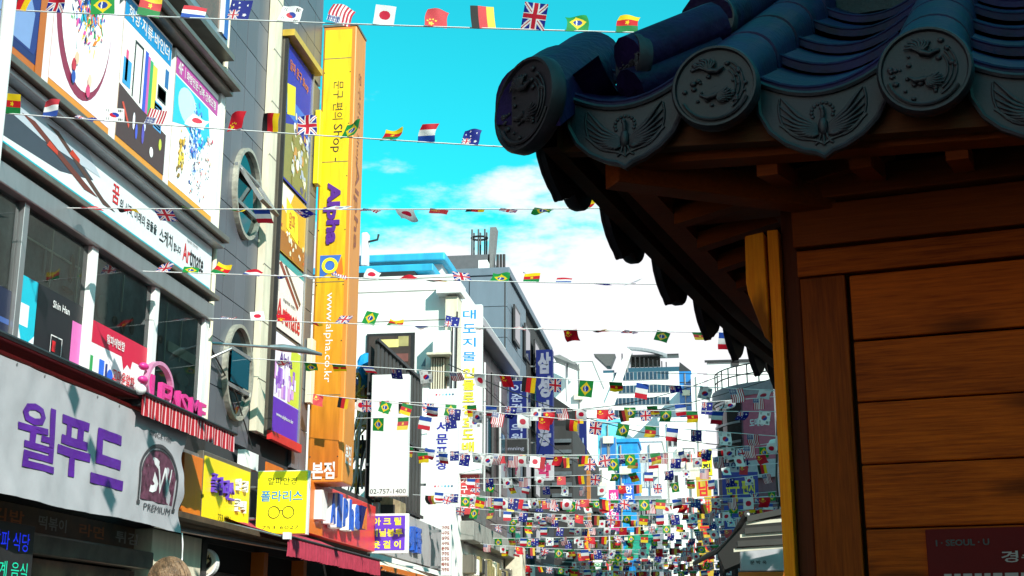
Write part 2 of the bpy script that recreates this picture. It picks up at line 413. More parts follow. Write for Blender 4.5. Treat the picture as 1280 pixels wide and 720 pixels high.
KLOC = (0.2191, 3.4239, 0); KRZ = -R(13.8)
kiosk = E('wooden_kiosk', 'small wooden kiosk with dark blue tiled roof and stained plank wall at right', 'kiosk', KLOC, rz=KRZ)
KF = Fr((0, 0, 0), (1, 0, 0), (0, 0, 1), (0, -1, 0))     # local: a = x, b = z, c = -y
def kb(mb, name, mats, parent=None, bevel=0, smooth=False, **k):
    if not isinstance(mats, (list, tuple)): mats = [mats]
    me = mb.mesh(name)
    for m in mats: me.materials.append(m)
    o = bpy.data.objects.new(name, me); COL.objects.link(o); o.parent = parent or kiosk
    if smooth:
        me.polygons.foreach_set('use_smooth', [True] * len(me.polygons))
        try: me.set_sharp_from_angle(angle=R(40))
        except Exception: pass
    if bevel:
        b = o.modifiers.new('bevel', 'BEVEL'); b.width = bevel; b.segments = 2; b.limit_method = 'ANGLE'
    return tag(o, **k)
def kbox(a0, a1, b0, b1, y0, y1, name, m, bevel=.004, parent=None, **k):
    return kb(MB().box(KF, a0, a1, b0, b1, -y0, -y1), name, m, parent, bevel, **k)
KW = 2.19     # wall length
# base and core
kbox(-.06, KW + .06, 0, .18, -.06, 2.01, 'plinth', CONC, .01)
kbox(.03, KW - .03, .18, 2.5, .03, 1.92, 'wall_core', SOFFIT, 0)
# corner posts
for x0, y0 in ((-.004, -.002), (KW - .1, -.002), (-.004, 1.87), (KW - .1, 1.87)):
    kbox(x0, x0 + (.042 if (x0 < 0 and y0 < 0) else .1), .18, 2.5, y0, y0 + .1, 'corner_post', WPOST, .004)
# ochre side board and carved block, sunlight put into their colour
kbox(-.034, -.006, .18, 2.437, -.034, .05, 'side_board', WOCHRE, .002, label='ochre side board with sunlight put into its colour')
kb(MB().prism(KF, [(-.089, 2.424), (-.040, 2.430), (-.0365, 2.14), (-.05, 2.155), (-.087, 2.27), (-.091, 2.30)], .05, -.02), 'carved_bracket', WOCHRE, None, .004, label='ochre carved bracket block with painted-in sunlight under the eave')
# front wall: upright, rail, top beams, planks
kbox(.040, .152, .18, 2.305, -.016, .02, 'upright_board', WVERT, .003)
kbox(KW - .22, KW - .105, .18, 2.305, -.016, .02, 'upright_board', WVERT, .003)
kbox(.036, KW - .02, 2.309, 2.376, -.022, .02, 'rail', WPLANK, .003)
kbox(.030, KW - .02, 2.384, 2.492, -.034, .03, 'top_beam', WBEAM, .004)
kbox(-.30, KW + .30, 2.500, 2.575, -.055, .06, 'eave_beam', WBEAM, .004)
kbox(-.30, KW + .30, 2.500, 2.575, 1.9, 2.0, 'eave_beam', WBEAM, .004)
kbox(-.03, .07, 2.500, 2.573, .062, 1.898, 'eave_beam', WBEAM, .004)
kbox(KW - .07, KW + .03, 2.500, 2.573, .062, 1.898, 'eave_beam', WBEAM, .004)
pk = MB().box(KF, 0, KW - .388, 0, .1495, 0, .02); pme = pk.mesh('plank'); pme.materials.append(WPLANK)
for i in range(14):
    zt = 2.305 - .021 - .1525 * i
    if i == 0: zt = 2.284
    o = piece('plank', pme, kiosk, (.163, .004 + rnd.uniform(-.0015, .0015), zt - .1495)); 
    if i == 0: o.scale = (1, 1, 1.1); o.location.z = 2.304 - .1495 * 1.1 - .003
    else: o.location.z = 2.304 - .1495 * 1.1 - .006 - .1525 * i
    b = o.modifiers.new('bevel', 'BEVEL'); b.width = .004; b.segments = 2
pk2 = MB().box(Fr((0, 0, 0), (0, 1, 0), (0, 0, 1), (-1, 0, 0)), 0, 1.76, 0, .1495, 0, .02); p2 = pk2.mesh('plank'); p2.materials.append(WPLANK)
for i in range(14):
    for x in (.004, KW - .0): piece('plank', p2, kiosk, (x + (.02 if x > 1 else 0), .105, 2.15 - .1525 * i))

# --- roof
CX, CY, HALF = 1.095, .975, 1.575
SL = R(31)
def qf(s): return (abs(s - HALF) / HALF) ** 1.3
def side_pt(k, s, t, z):
    x, y = -HALF + s, -HALF + t
    for _ in range(k): x, y = y, -x
    return Vector((CX + x, CY + y, z))
def eave_t(s): return .045 * (1 - qf(s))
# tile meshes, local: x across, y inward (uphill), z up
def arc(n, a0, a1, r, cx=0, cz=0): return [(cx + r * math.cos(R(a0 + (a1 - a0) * i / n)), cz + r * math.sin(R(a0 + (a1 - a0) * i / n))) for i in range(n + 1)]
def channel_tile():
    mb = MB(); n = 10; Ln = .37; pr = []
    for i in range(n + 1):
        x = -.15 + .30 * i / n; z = .055 * (x / .15) ** 2; pr.append((x, z))
    outline = pr + [(x, z - .022) for x, z in pr[::-1]]
    m = len(outline)
    V = [(x, 0, z) for x, z in outline] + [(x, Ln * math.cos(SL), z + Ln * math.sin(SL) - .034) for x, z in outline]
    F = [(i, i + 1, m + i + 1, m + i) for i in range(n)] + [(n + i + 1, n + i + 2, m + n + i + 2, m + n + i + 1) for i in range(n)]
    for i in range(n): F.append((i, m - 1 - i, m - 2 - i, i + 1))
    mb.add(V, F)
    # raised lip along the lower edge
    mb.tube([(x, .004, z + .001) for x, z in pr], .006, 6)
    return mb
CHM = channel_tile().mesh('channel_tile'); CHM.materials.append(TILE); CHM.polygons.foreach_set('use_smooth', [True] * len(CHM.polygons)); CHM.set_sharp_from_angle(angle=R(45))
def roll_tile(Ln=.34, r=.088, skew=0):
    mb = MB(); n = 14; V = []; F = []
    prof = [(-r * 1.02, -.05)] + arc(n, 180, 0, r)[:] + [(r * 1.02, -.05)]
    stations = [(0, 1.0), (Ln - .035, 1.0), (Ln - .03, .9), (Ln, .9)]
    for y, k in stations:
        for x, z in prof:
            yy = y - (x * skew if y == 0 else 0)
            V.append((x * k, yy * math.cos(SL), z * k + yy * math.sin(SL)))
    m = len(prof)
    for j in range(len(stations) - 1):
        for i in range(m - 1): F.append((j * m + i, j * m + i + 1, (j + 1) * m + i + 1, (j + 1) * m + i))
    F.append(tuple(range(m))[::-1])
    return mb.add(V, F)
ROLLS = {}
def roll_mesh(Ln, skew=0):
    key = (round(Ln, 3), skew)
    if key not in ROLLS:
        me = roll_tile(Ln, skew=skew).mesh('roll_tile'); me.materials.append(TILE); me.polygons.foreach_set('use_smooth', [True] * len(me.polygons)); me.set_sharp_from_angle(angle=R(50)); ROLLS[key] = me
    return ROLLS[key]
def disc_mesh(r=.1):
    mb = MB(); n = 36; V = []; F = []
    rings = [(r * .96, .03), (r, .024), (r, .004), (r * .95, -.006), (r * .90, -.006), (r * .87, .002), (0.001, .002)]
    for rr, y in rings:
        for i in range(n): V.append((rr * math.cos(2 * math.pi * i / n), y, rr * math.sin(2 * math.pi * i / n)))
    for j in range(len(rings) - 1):
        for i in range(n): F.append((j * n + i, j * n + (i + 1) % n, (j + 1) * n + (i + 1) % n, (j + 1) * n + i))
    F.append(tuple(range(n)))
    mb.add(V, F)
    # crescent bead along the lower rim
    mb.tube([(r * .79 * math.cos(R(a)), -.002, r * .79 * math.sin(R(a))) for a in range(205, 336, 10)], .004, 6)
    return mb
def disc_relief(seed):
    g = random.Random(seed); mb = MB()
    for bx, bz, sc, flip in ((-.012, .038, 1, 1), (.004, -.022, .9, -1)):
        for k in range(7):      # two cranes with spread wings
            a = R(150 - 17 * k) if flip > 0 else R(20 - 16 * k)
            L_ = sc * (.045 - .003 * abs(k - 3))
            p0 = Vector((bx, -.002, bz)); p1 = p0 + Vector((math.cos(a) * L_ * .6, -.005, math.sin(a) * L_ * .5)); p2 = p0 + Vector((math.cos(a + .3) * L_, -.001, math.sin(a + .3) * L_ * .75))
            mb.tube([p0, p1, p2], .003, 5, rs=[.004, .0036, .0015])
        mb.tube([(bx, -.003, bz), (bx + .02 * flip, -.006, bz - .006), (bx + .036 * flip, -.004, bz + .004)], .004, 5, rs=[.008, .006, .003])
    for k in range(30):
        a = g.uniform(0, 6.28); rr = g.uniform(.02, .072); q = g.uniform(.003, .0065)
        mb.ball((rr * math.cos(a), -.001, rr * math.sin(a)), q * 1.3, q * .8, q, nu=6, nv=4)
    for k in range(3):
        r0 = .066 - .009 * k
        mb.tube([(r0 * math.cos(R(a)), -.001, r0 * math.sin(R(a))) for a in range(-55 + 8 * k, 60 - 6 * k, 12)], .0022, 5)
    return mb
def drip_mesh():
    mb = MB()
    low = [(.142, .175), (.140, .115), (.118, .070), (.085, .038), (.045, .016), (.018, .008), (0, -.004)]
    low = low + [(-x, z) for x, z in low[-2::-1]]
    top = [(-.142 + .284 * i / 12, .150 + .048 * ((-.142 + .284 * i / 12) / .142) ** 2) for i in range(13)]
    pts = low + top[1:-1] if False else low + top
    mb.prism(KF, pts, 0, -.016)
    # raised rim following the scalloped lower edge
    mb.tube([(x * .99, -.002, z + .004) for x, z in low], .0065, 6)
    inner = [(x * .80, -.002, .032 + (z) * .78) for x, z in low[2:-2]]
    mb.tube(inner, .0034, 5)
    mb.tube([(x, -.003, z - .002) for x, z in top], .007, 6)
    return mb
def phoenix():
    mb = MB()
    mb.ball((0, -.004, .070), .011, .010, .022, nu=10, nv=7)
    mb.tube([(0, -.006, .088), (.002, -.010, .100), (0, -.010, .108)], .005, 6)
    mb.ball((0, -.010, .110), .0065, .006, .007, nu=8, nv=5)
    for k in range(11):
        a = R(-25 + 23 * k); mb.ball((.024 * math.cos(a), -.001, .104 + .022 * math.sin(a)), .0048, .003, .0048, nu=6, nv=4)
    arcp = [(.090, .150), (.093, .130), (.092, .110), (.088, .092), (.080, .077), (.070, .065), (.058, .055), (.045, .049), (.032, .046)]
    for s in (-1, 1):
        for k, (ax, az) in enumerate(arcp):
            rx, rz_ = .012, .072 - .0025 * k
            mx_, mz_ = (rx + ax) / 2, (rz_ + az) / 2 - .012 * (1 - k / 9)
            mb.tube([(s * rx, -.002, rz_), (s * mx_, -.007, mz_), (s * ax, -.002, az)], .004, 5, rs=[.0035, .0055, .002])
        mb.tube([(s * x * 1.03, -.001, z - .003) for x, z in arcp], .0032, 5)
        mb.tube([(s * .006, -.002, .052), (s * .012, -.002, .035), (s * .02, -.001, .03)], .0035, 5)
    mb.tube([(0, -.003, .052), (0, -.003, .026)], .0035, 5)
    return mb
def finish(me, m, ang=40):
    me.materials.append(m); me.polygons.foreach_set('use_smooth', [True] * len(me.polygons)); me.set_sharp_from_angle(angle=R(ang)); return me
DISC = finish(disc_mesh().mesh('eave_disc'), TILEF); DREL = [finish(disc_relief(s).mesh('crane_relief'), TILEF, 80) for s in (1, 2)]
DRIP = finish(drip_mesh().mesh('drip_tile'), TILEF); PHX = finish(phoenix().mesh('phoenix_relief'), TILEF, 80)
D_ = .33
def tmaxf(k, s):
    e = min(s, 2 * HALF - s)
    if k in (0, 2): return HALF if e > .44 else e
    return min(e, D_)
def zdisc(s): return 2.558 + .09 * qf(s)
for k in range(4):
    rz = -math.pi / 2 * k
    for i in range(1, 7):
        s = .45 * i; tmax = tmaxf(k, s)
        t0 = eave_t(s) - (.06 if k % 2 else 0)
        p = side_pt(k, s, t0, zdisc(s))
        d = piece('eave_disc', DISC, kiosk, p, rot=(0, 0, rz)); q = piece('crane_relief', DREL[i % 2], d, (0, 0, 0))
        if k in (0, 1) and i in (2, 5): d.rotation_euler = (0, .15, rz)
        run = tmax - .03; n = max(1, round(run / .30)); step = run / n
        for j in range(n):
            t = j * step; pp = side_pt(k, s, t0 + t + .022, zdisc(s) + t * math.tan(SL) + .006)
            piece('roll_tile', roll_mesh(step / math.cos(SL)), kiosk, pp, rot=(0, 0, rz))
    for i in range(7):
        s = .225 + .45 * i; tmax = tmaxf(k, s) - (.16 if tmaxf(k, s) > 1 else 0); t0 = eave_t(s) + (-.012 if k % 2 else .055)
        zb = 2.396 + .09 * qf(s)
        d = piece('drip_tile', DRIP, kiosk, side_pt(k, s, t0, zb), rot=(0, 0, rz)); piece('phoenix_relief', PHX, d, (0, 0, 0))
        n = 3 if (k % 2 == 0 and i in (0, 6)) else max(1, int((tmax + .26) / .30))
        for j in range(n):
            t = j * .30; piece('channel_tile', CHM, kiosk, side_pt(k, s, t0 + .004 + t, zb + .152 + .014 + t * math.tan(SL)), rot=(rnd.uniform(-.01, .01), rnd.uniform(-.02, .02), rz), scale=(1, .5, .62) if (k % 2 and i in (0, 6)) else None)
# corner tiles: a longer, wider roll ending in a turned disc
for k in range(4):
    rz = -math.pi / 2 * k
    z = zdisc(0)
    big = piece('corner_disc', DISC, kiosk, side_pt(k, .0, .0, z - .012), scale=(1.32, 1.1, 1.16), rot=(0, 0, rz - R(36)))
    piece('crane_relief', DREL[0], big, (0, 0, 0))
    for j in range(2):
        t = .235 * j
        piece('corner_roll_tile', roll_mesh(.275, .72 if j == 0 else 0), kiosk, side_pt(k, .0, .012 + t, z - .004 + t * math.tan(SL)), scale=(1.16, 1.0, 1.12), rot=(0, 0, rz))
    # short hip ridge to the foot of the gable
    pts = [side_pt(k, .20 + .035 * j, .20 + .035 * j, z + .15 + .028 * j) for j in range(6)]
    kb(MB().tube(pts, .062, 12), 'hip_ridge', TILE, smooth=True)
    kb(MB().tube([p - Vector((0, 0, .08)) for p in pts], .055, 12), 'ridge_bed', TILE, smooth=True)
    hd = piece('ridge_end_disc', DISC, kiosk, pts[0], scale=(.68, 1, .68), rot=(0, 0, rz - R(45))); piece('crane_relief', DREL[1], hd, (0, 0, 0))
ZR = 2.60 + HALF * math.tan(SL)
for k in (0, 2):
    for sv_ in (D_, 2 * HALF - D_):     # verge ridges running down both slopes beside the gables
        pts = [side_pt(k, sv_, t, 2.60 + t * math.tan(SL) + .13 - .03 * math.sin(math.pi * (t - D_) / (HALF - D_))) for t in [D_ + .16 + (HALF - D_ - .16) * j / 8 for j in range(9)]]
        kb(MB().tube(pts, .072, 12), 'verge_ridge', TILE, smooth=True)
        kb(MB().tube([p - Vector((0, -.0, .10)) for p in pts[1:]], .06, 8), 'ridge_bed', MORTAR, smooth=True)
        q = piece('ridge_end_disc', DISC, kiosk, pts[0] + Vector((0, 0, .0)), scale=(.78, 1, .78), rot=(0, 0, -math.pi / 2 * k)); piece('crane_relief', DREL[0], q, (0, 0, 0))
kb(MB().tube([(CX - HALF + D_ - .08 + i * (2 * HALF - 2 * D_ + .16) / 10, CY, ZR + .24 + .05 * abs(i / 5 - 1) ** 2) for i in range(11)], .075, 12), 'main_ridge', TILE, smooth=True)
kb(MB().box(KF, CX - HALF + D_, CX + HALF - D_, ZR - .1, ZR + .19, -CY - .07, -CY + .07), 'ridge_bed', MORTAR)
for sx_ in (-1, 1):
    x = CX + sx_ * (HALF - D_ + .006); zb_ = 2.50 + D_ * math.tan(SL) * .96
    V = [(x, CY - HALF + D_, zb_), (x, CY + HALF - D_, zb_), (x, CY, ZR), (x - sx_ * .06, CY - HALF + D_, zb_), (x - sx_ * .06, CY + HALF - D_, zb_), (x - sx_ * .06, CY, ZR)]
    kb(MB().add(V, [(0, 1, 2), (5, 4, 3), (0, 3, 4, 1), (1, 4, 5, 2), (2, 5, 3, 0)]), 'gable_board', WBEAM)
# roof deck below the tiles and boarded soffit
for k in range(4):
    if k in (0, 2): ss = [.1, .2, D_] + [D_ + .001 + (2 * HALF - 2 * D_ - .002) * j / 10 for j in range(11)] + [2 * HALF - D_, 2 * HALF - .2, 2 * HALF - .1]
    else: ss = [.1, .2, D_] + [D_ + (2 * HALF - 2 * D_) * j / 10 for j in range(1, 10)] + [2 * HALF - D_, 2 * HALF - .2, 2 * HALF - .1]
    ns = len(ss) - 1; V = []
    for s in ss: V.append(side_pt(k, s, max(eave_t(s) + .075, .1), 2.50 + .09 * qf(s)))
    for s in ss:
        e = min(s, 2 * HALF - s); tt = e if e <= D_ else (HALF if k in (0, 2) else D_)
        V.append(side_pt(k, s, tt, 2.50 + .09 * qf(s) * (1 - tt / HALF) + tt * math.tan(SL) * .96))
    F = [(j, j + 1, ns + 2 + j, ns + 1 + j) for j in range(ns)]
    m = 2 * (ns + 1)
    V += [v - Vector((0, 0, .03)) for v in V]
    F += [tuple(m + i for i in f[::-1]) for f in F] + [(j + 1, j, m + j, m + j + 1) for j in range(ns)]
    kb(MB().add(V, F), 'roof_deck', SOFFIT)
    # eave board closing the gap behind the drip tiles
    V = []
    for j in range(25):
        s = .04 + (2 * HALF - .08) * j / 24; zb_ = 2.396 + .09 * qf(s)
        for tt, dz in ((.075, .052), (.075, .16), (.115, .16), (.115, .052)): V.append(side_pt(k, s, eave_t(s) + tt - (.05 if k % 2 else 0), zb_ + dz))
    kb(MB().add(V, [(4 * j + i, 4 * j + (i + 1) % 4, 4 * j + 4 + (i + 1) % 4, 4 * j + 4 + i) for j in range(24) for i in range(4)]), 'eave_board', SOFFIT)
    # eave batten following the curve, rafters under the deck
    bp = []
    for j in range(11):
        s = .22 + (2 * HALF - .44) * j / 10; bp.append(side_pt(k, s, eave_t(s) + .17, 2.478 + .07 * qf(s)))
    bm = MB()
    for j in range(10):
        a, b = bp[j], bp[j + 1]; dd = (b - a).normalized(); nn = Vector((-dd.y, dd.x, 0))
        P = [a - nn * .03 - Vector((0, 0, .03)), a + nn * .03 - Vector((0, 0, .03)), a + nn * .03 + Vector((0, 0, .02)), a - nn * .03 + Vector((0, 0, .02))]
        Q = [b - nn * .03 - Vector((0, 0, .03)), b + nn * .03 - Vector((0, 0, .03)), b + nn * .03 + Vector((0, 0, .02)), b - nn * .03 + Vector((0, 0, .02))]
        bm.add(P + Q, [(0, 1, 5, 4), (1, 2, 6, 5), (2, 3, 7, 6), (3, 0, 4, 7)])
    kb(bm, 'eave_batten', WBEAM)
    for i in range(11):
        s = .52 + .21 * i
        a = side_pt(k, s, eave_t(s) + .20, 2.455 + .05 * qf(s)); b = side_pt(k, s, .78, 2.60)
        x = (side_pt(k, 1, 0, 0) - side_pt(k, 0, 0, 0)) * .024
        P = []
        for q in (a, b):
            for dx, dz in ((-1, -.022), (1, -.022), (1, .022), (-1, .022)): P.append(q + x * dx + Vector((0, 0, dz)))
        kb(MB().add(P, [(0, 3, 2, 1), (4, 5, 6, 7), (0, 1, 5, 4), (1, 2, 6, 5), (2, 3, 7, 6), (3, 0, 4, 7)]), 'rafter', WBEAM)
    a = side_pt(k, .16, .16, 2.50); b = side_pt(k, .60, .60, 2.512)
    dd = (b - a); dd.z = 0; dd.normalize(); nn = Vector((-dd.y, dd.x, 0)) * .035
    P = [q + nn * sx + Vector((0, 0, dz)) for q in (a, b) for sx, dz in ((-1, -.035), (1, -.035), (1, .035), (-1, .035))]
    kb(MB().add(P, [(0, 3, 2, 1), (4, 5, 6, 7), (0, 1, 5, 4), (1, 2, 6, 5), (2, 3, 7, 6), (3, 0, 4, 7)]), 'hip_rafter', WBEAM, bevel=.004)
# maroon notice on the plank wall
ns_ = E('notice_board', 'maroon notice panel with pale Korean lettering fixed to the kiosk planks', 'sign', KLOC, rz=KRZ)
kb(MB().box(KF, .300, .86, 1.30, 1.668, .020, .032), 'panel', SIGNRED, ns_, .002)
def ktext(body, a0, a1, b0, b1, m, bold=.015, par=None):
    vs, fs = glyphs(body, bold, 0)
    kb(MB().add([KF.p((a0 + a1) / 2 + v.x * (a1 - a0), (b0 + b1) / 2 + v.y * (b1 - b0), .034) for v in vs], fs), 'lettering', m, par or ns_)
ktext('I · SEOUL · U', .322, .440, 1.628, 1.643, BLACKI, .03)
ktext('경수소', .463, .59, 1.588, 1.614, TXTGREY, .015)
lm = MB()
g = random.Random(4)
for r_ in range(5):
    x = .335
    while x < .80:
        wd = g.uniform(.012, .03); lm.box(KF, x, x + wd, 1.555 - .03 * r_, 1.565 - .03 * r_, .0325, .034); x += wd + .006
kb(lm, 'small_print', TXTGREY, ns_)
# ================================================================== LEFT: grey panelled stationery building
S6 = SIDE(-6)
st = E('stationery_building', 'grey metal panelled commercial building with billboards and oval windows at left', 'building', (-6, 12, 0))
boxm(WORLD, -16, -6.06, 0, 14.2, -20.0, 2, 'core_wall', PANEL_BACK, st)
# metal panels: street face beyond the glazed bay, and above it
pw, ph = .46, .60
pme = MB().box(S6, 0, pw - .012, 0, ph - .012, -.05, 0)
pmesh = pme.mesh('panel', Vector((-6, 0, 0))); pmesh.materials.append(PANEL)
def panel_field(y0, y1, z0, z1, holes=()):
    ny = max(1, round((y1 - y0) / pw)); nz_ = max(1, round((z1 - z0) / ph)); dy = (y1 - y0) / ny; dz = (z1 - z0) / nz_
    for i in range(ny):
        for j in range(nz_):
            a, b = y0 + i * dy, z0 + j * dz
            if any(h[0] < a + dy * .9 and a + dy * .1 < h[1] and h[2] < b + dz * .9 and b + dz * .1 < h[3] and h[4] for h in holes): continue
            o = piece('panel', pmesh, st, (0 + rnd.uniform(-.002, .002), a + .006 - 12, b + .006), scale=(1, dy / pw, dz / ph))
panel_field(15.62, 17.30, 3.95, 14.15)
panel_field(17.85, 19.98, 10.25, 14.15)
panel_field(19.24, 19.98, 3.95, 10.2)
panel_field(11.0, 15.5, 8.42, 14.15, [(13.5, 15.35, 8.8, 14.2, True)])
# end wall towards the white building
# thin vertical pipe and broad cream pilaster
tubem([(-5.95, 15.56, 3.9), (-5.95, 15.56, 14.2)], .035, 'drain_pipe', CREAM, st)
pil = boxm(S6, 17.32, 17.62, 4.2, 14.2, .0, .10, 'pilaster', CREAM, st)
boxm(S6, 17.63, 17.82, 4.2, 14.2, .0, .05, 'pilaster_return', BRONZE, st)
for z in [4.9 + .8 * i for i in range(11)]:
    boxm(S6, 17.30, 17.64, z, z + .012, .1, .103, 'pilaster_joint', BRONZE, st)
# oval windows
OVALM = mat('weathered_rim', (.45, .43, .36), .4, metal=.4, var=.25, scale=14)
def ring(mb, fr, a, b, ra, rb, w_, c0, c1, n=40, m=0):
    for i in range(n):
        t0, t1 = 2 * math.pi * i / n, 2 * math.pi * (i + 1) / n
        q = []
        for c in (c0, c1):
            for t in (t0, t1):
                q.append(fr.p(a + ra * math.cos(t), b + rb * math.sin(t), c)); q.append(fr.p(a + (ra - w_) * math.cos(t), b + (rb - w_) * math.sin(t), c))
        mb.add(q, [(4, 6, 7, 5), (0, 1, 3, 2), (0, 2, 6, 4), (1, 5, 7, 3)], m)
for zc, yc, op in ((7.30, 16.68, True), (4.86, 16.68, False)):
    ra, rb = .50, .60
    mb = MB(); ring(mb, S6, yc, zc, ra + .02, rb + .03, .045, 0, .07)
    fm_ = mb.build('oval_window', OVALM, st, label='oval window with its sash pushed open' if op else None)
    MB().ell(S6, yc, zc, ra, rb, .012, n=32).build('pane', GLASSD, fm_)
    mb = MB()
    for dz in (-.22, .26): mb.box(S6, yc - .48, yc + .48, zc + dz - .025, zc + dz + .025, .015, .06)
    mb.build('sash_bar', ALU, fm_)
    if op:
        H = Fr(S6.p(yc, zc + .24, .05), (0, 1, 0), Vector((.55, 0, -.83)).normalized(), Vector((.83, 0, .55)).normalized())
        mb = MB()
        mb.box(H, -.36, .36, 0, .05, -.02, .03); mb.box(H, -.36, .36, .50, .55, -.02, .03); mb.box(H, -.36, -.31, .05, .5, -.02, .03); mb.box(H, .31, .36, .05, .5, -.02, .03)
        mb.build('open_sash', ALU, fm_); MB().rect(H, -.31, .31, .05, .5, .006).build('sash_pane', clear_glass('sash_glass'), fm_)
    else:
        MB().box(S6, yc - .34, yc + .34, zc - .18, zc + .22, .062, .07).build('inner_pane', GLASSB, fm_)
# glazed bay on the first floor: posts, panes, stickers
boxm(S6, 6, 15.5, 3.4, 5.45, -.30, -.02, 'window_recess', mat('reflection_grey', (.26, .28, .27), .7, var=.55, scale=1.8), st)  # backing lightened to stand in for reflections in the panes
for i, y in enumerate((8.0, 9.45, 10.86, 12.26, 13.84, 15.38)):
    boxm(S6, y - .07 if i > 2 else y - .05, y + (.07 if i > 2 else .04), 3.6, 5.25, -.02, .08, 'window_post', WHITE if i > 2 else ALU, st, bevel=.006)
CG_ = clear_glass('shop_glass', '#cbd6d6')
ys = (8.0, 9.45, 10.86, 12.26, 13.84, 15.38)
for i in range(5):
    MB().rect(S6, ys[i] + .05, ys[i + 1] - .07, 3.6, 5.25, .033).build('window_pane', CG_, st)
boxm(S6, 6, 15.46, 5.25, 5.44, -.02, .13, 'window_head', ALU, st, bevel=.01)
boxm(S6, 6, 15.46, 5.50, 5.56, .05, .19, 'window_cap', BRONZE, st, bevel=.008)
boxm(S6, 6, 15.46, 3.45, 3.6, -.02, .12, 'window_sill', ALU, st)
def stick(y0, y1, z0, z1, shapes, label=None, c=.036):
    mb = MB(); mb.rect(S6, y0, y1, z0, z1, c, col=shapes[0])
    for k, s in enumerate(shapes[1:]):
        cc = c + .0012 * (k + 1)
        if s[0] == 'r': mb.rect(S6, y0 + s[1] * (y1 - y0), y0 + s[2] * (y1 - y0), z0 + s[3] * (z1 - z0), z0 + s[4] * (z1 - z0), cc, col=s[5])
        if s[0] == 'e': mb.ell(S6, y0 + s[1] * (y1 - y0), z0 + s[2] * (z1 - z0), s[3] * (y1 - y0), s[4] * (z1 - z0), cc, col=s[5])
        if s[0] == 'p': mb.flat(S6, [(y0 + a * (y1 - y0), z0 + b * (z1 - z0)) for a, b in s[1]], cc, col=s[2])
    return mb.build('window_sticker', PRINT, st, colors=True, label=label)
stick(9.5, 10.80, 3.62, 4.42, ['#141d3c', ('r', 0, 1, .62, .68, '#3a5a9c'), ('r', 0, .9, 0, .45, '#2e6fb8'), ('e', .5, .3, .3, .25, '#8ec5e8')])
stick(10.93, 11.26, 3.62, 4.62, ['#10b4cc', ('r', .05, .6, .55, .75, '#e4f4f8'), ('p', [(0, 0), (1, 0), (1, .5), (.4, .35), (0, .6)], '#dceef5'), ('e', .7, .25, .25, .12, '#4a6ab0')])
pb = stick(11.27, 12.18, 3.62, 4.62, ['#17171c', ('r', .78, 1, .38, .82, '#d86ab4'), ('r', .82, 1, .02, .36, '#e0e0e0')])
text('Shin Han', S6, 11.72, 4.50, .34, .07, .045, WHITE, pb)
mb = MB(); ring(mb, S6, 11.66, 4.03, .11, .17, .012, .040, .044, n=4); mb.rect(S6, 11.60, 11.67, 4.05, 4.15, .044)
MB().rect(S6, 11.60, 11.67, 4.06, 4.16, .044).build('logo_square', REDI, pb)
fm_ = MB()
for a0, a1, b0, b1 in ((11.56, 11.79, 4.20, 4.21), (11.56, 11.79, 3.88, 3.89), (11.56, 11.57, 3.89, 4.20), (11.78, 11.79, 3.89, 4.20)): fm_.rect(S6, a0, a1, b0, b1, .046)
fm_.build('logo_frame', WHITE, pb)
text('신한화구', S6, 11.67, 3.81, .24, .06, .046, WHITE, pb)
pc = stick(12.33, 13.77, 3.62, 4.55, ['#e6e2e6', ('r', 0, 1, .76, 1, '#c4123c'), ('p', [(.55, .78), (.75, .78), (.72, .66), (.66, .70), (.6, .62)], '#c4123c'), ('r', .03, .10, .3, .62, '#2f9a52'), ('r', .2, .28, .28, .62, '#2468d8'), ('e', .38, .42, .06, .14, '#1c60d0'), ('r', .3, .33, .3, .6, '#15357a'), ('e', .15, .35, .03, .08, '#e04080')])
text('알파에반함', S6, 12.95, 4.43, .44, .10, .048, WHITE, pc)
text('고마운알파', S6, 13.20, 4.10, .55, .14, .048, REDI, pc)
pd = stick(13.92, 15.30, 3.62, 4.14, ['#23272c', ('p', [(.3, 0), (.75, 0), (.9, .5), (.6, .9), (.45, .6)], '#d4e6f2'), ('p', [(.1, .2), (.5, .9), (.55, .7), (.2, 0)], '#38b6b0'), ('p', [(.3, .2), (.65, .85), (.7, .6), (.42, .05)], '#d46ab8'), ('r', .9, .98, 0, .9, '#304088')])
text('아게르 프리미엄', S6, 13.05, 3.86, .72, .10, .048, BLACKI, pc)
# things standing inside the windows, behind the glass
g = random.Random(11)
for (yc, zc, ww, hh, col) in [(11.95, 4.95, .10, .30, 'brass'), (11.9, 4.72, .28, .06, 'brass'), (11.4, 4.88, .03, .3, 'pale'), (12.66, 4.74, .26, .26, 'pale'), (13.0, 4.68, .14, .10, 'brass'), (13.2, 4.66, .10, .16, 'brass'), (13.42, 4.72, .12, .2, 'brass'),
                              (14.1, 4.55, .10, .34, 'brass'), (14.2, 4.75, .14, .1, 'brass'), (14.9, 4.42, .45, .16, 'pale'), (14.9, 4.3, .2, .2, 'pale'), (9.9, 4.8, .2, .3, 'brass')]:
    MB().ball((-6.0, yc, zc), .015, ww / 2, hh / 2, nu=9, nv=7).build('display_item', mat('brass_lamp', (.16, .09, .03), .35, metal=.5) if col == 'brass' else mat('pale_shade', (.34, .36, .32), .6), st, smooth=True)
for y, z0, z1 in ((11.5, 4.65, 5.2), (12.05, 4.6, 5.2), (13.1, 4.8, 5.2), (14.3, 4.5, 5.2), (14.75, 4.6, 5.1)): boxm(S6, y, y + .02, z0, z1, .0, .012, 'hanging_rod', CREAM, st)
boxm(S6, 14.4, 15.28, 4.66, 4.78, -.0, .01, 'shelf', CREAM, st); boxm(S6, 11.0, 12.1, 4.98, 5.0, 0, .01, 'shelf', CREAM, st)

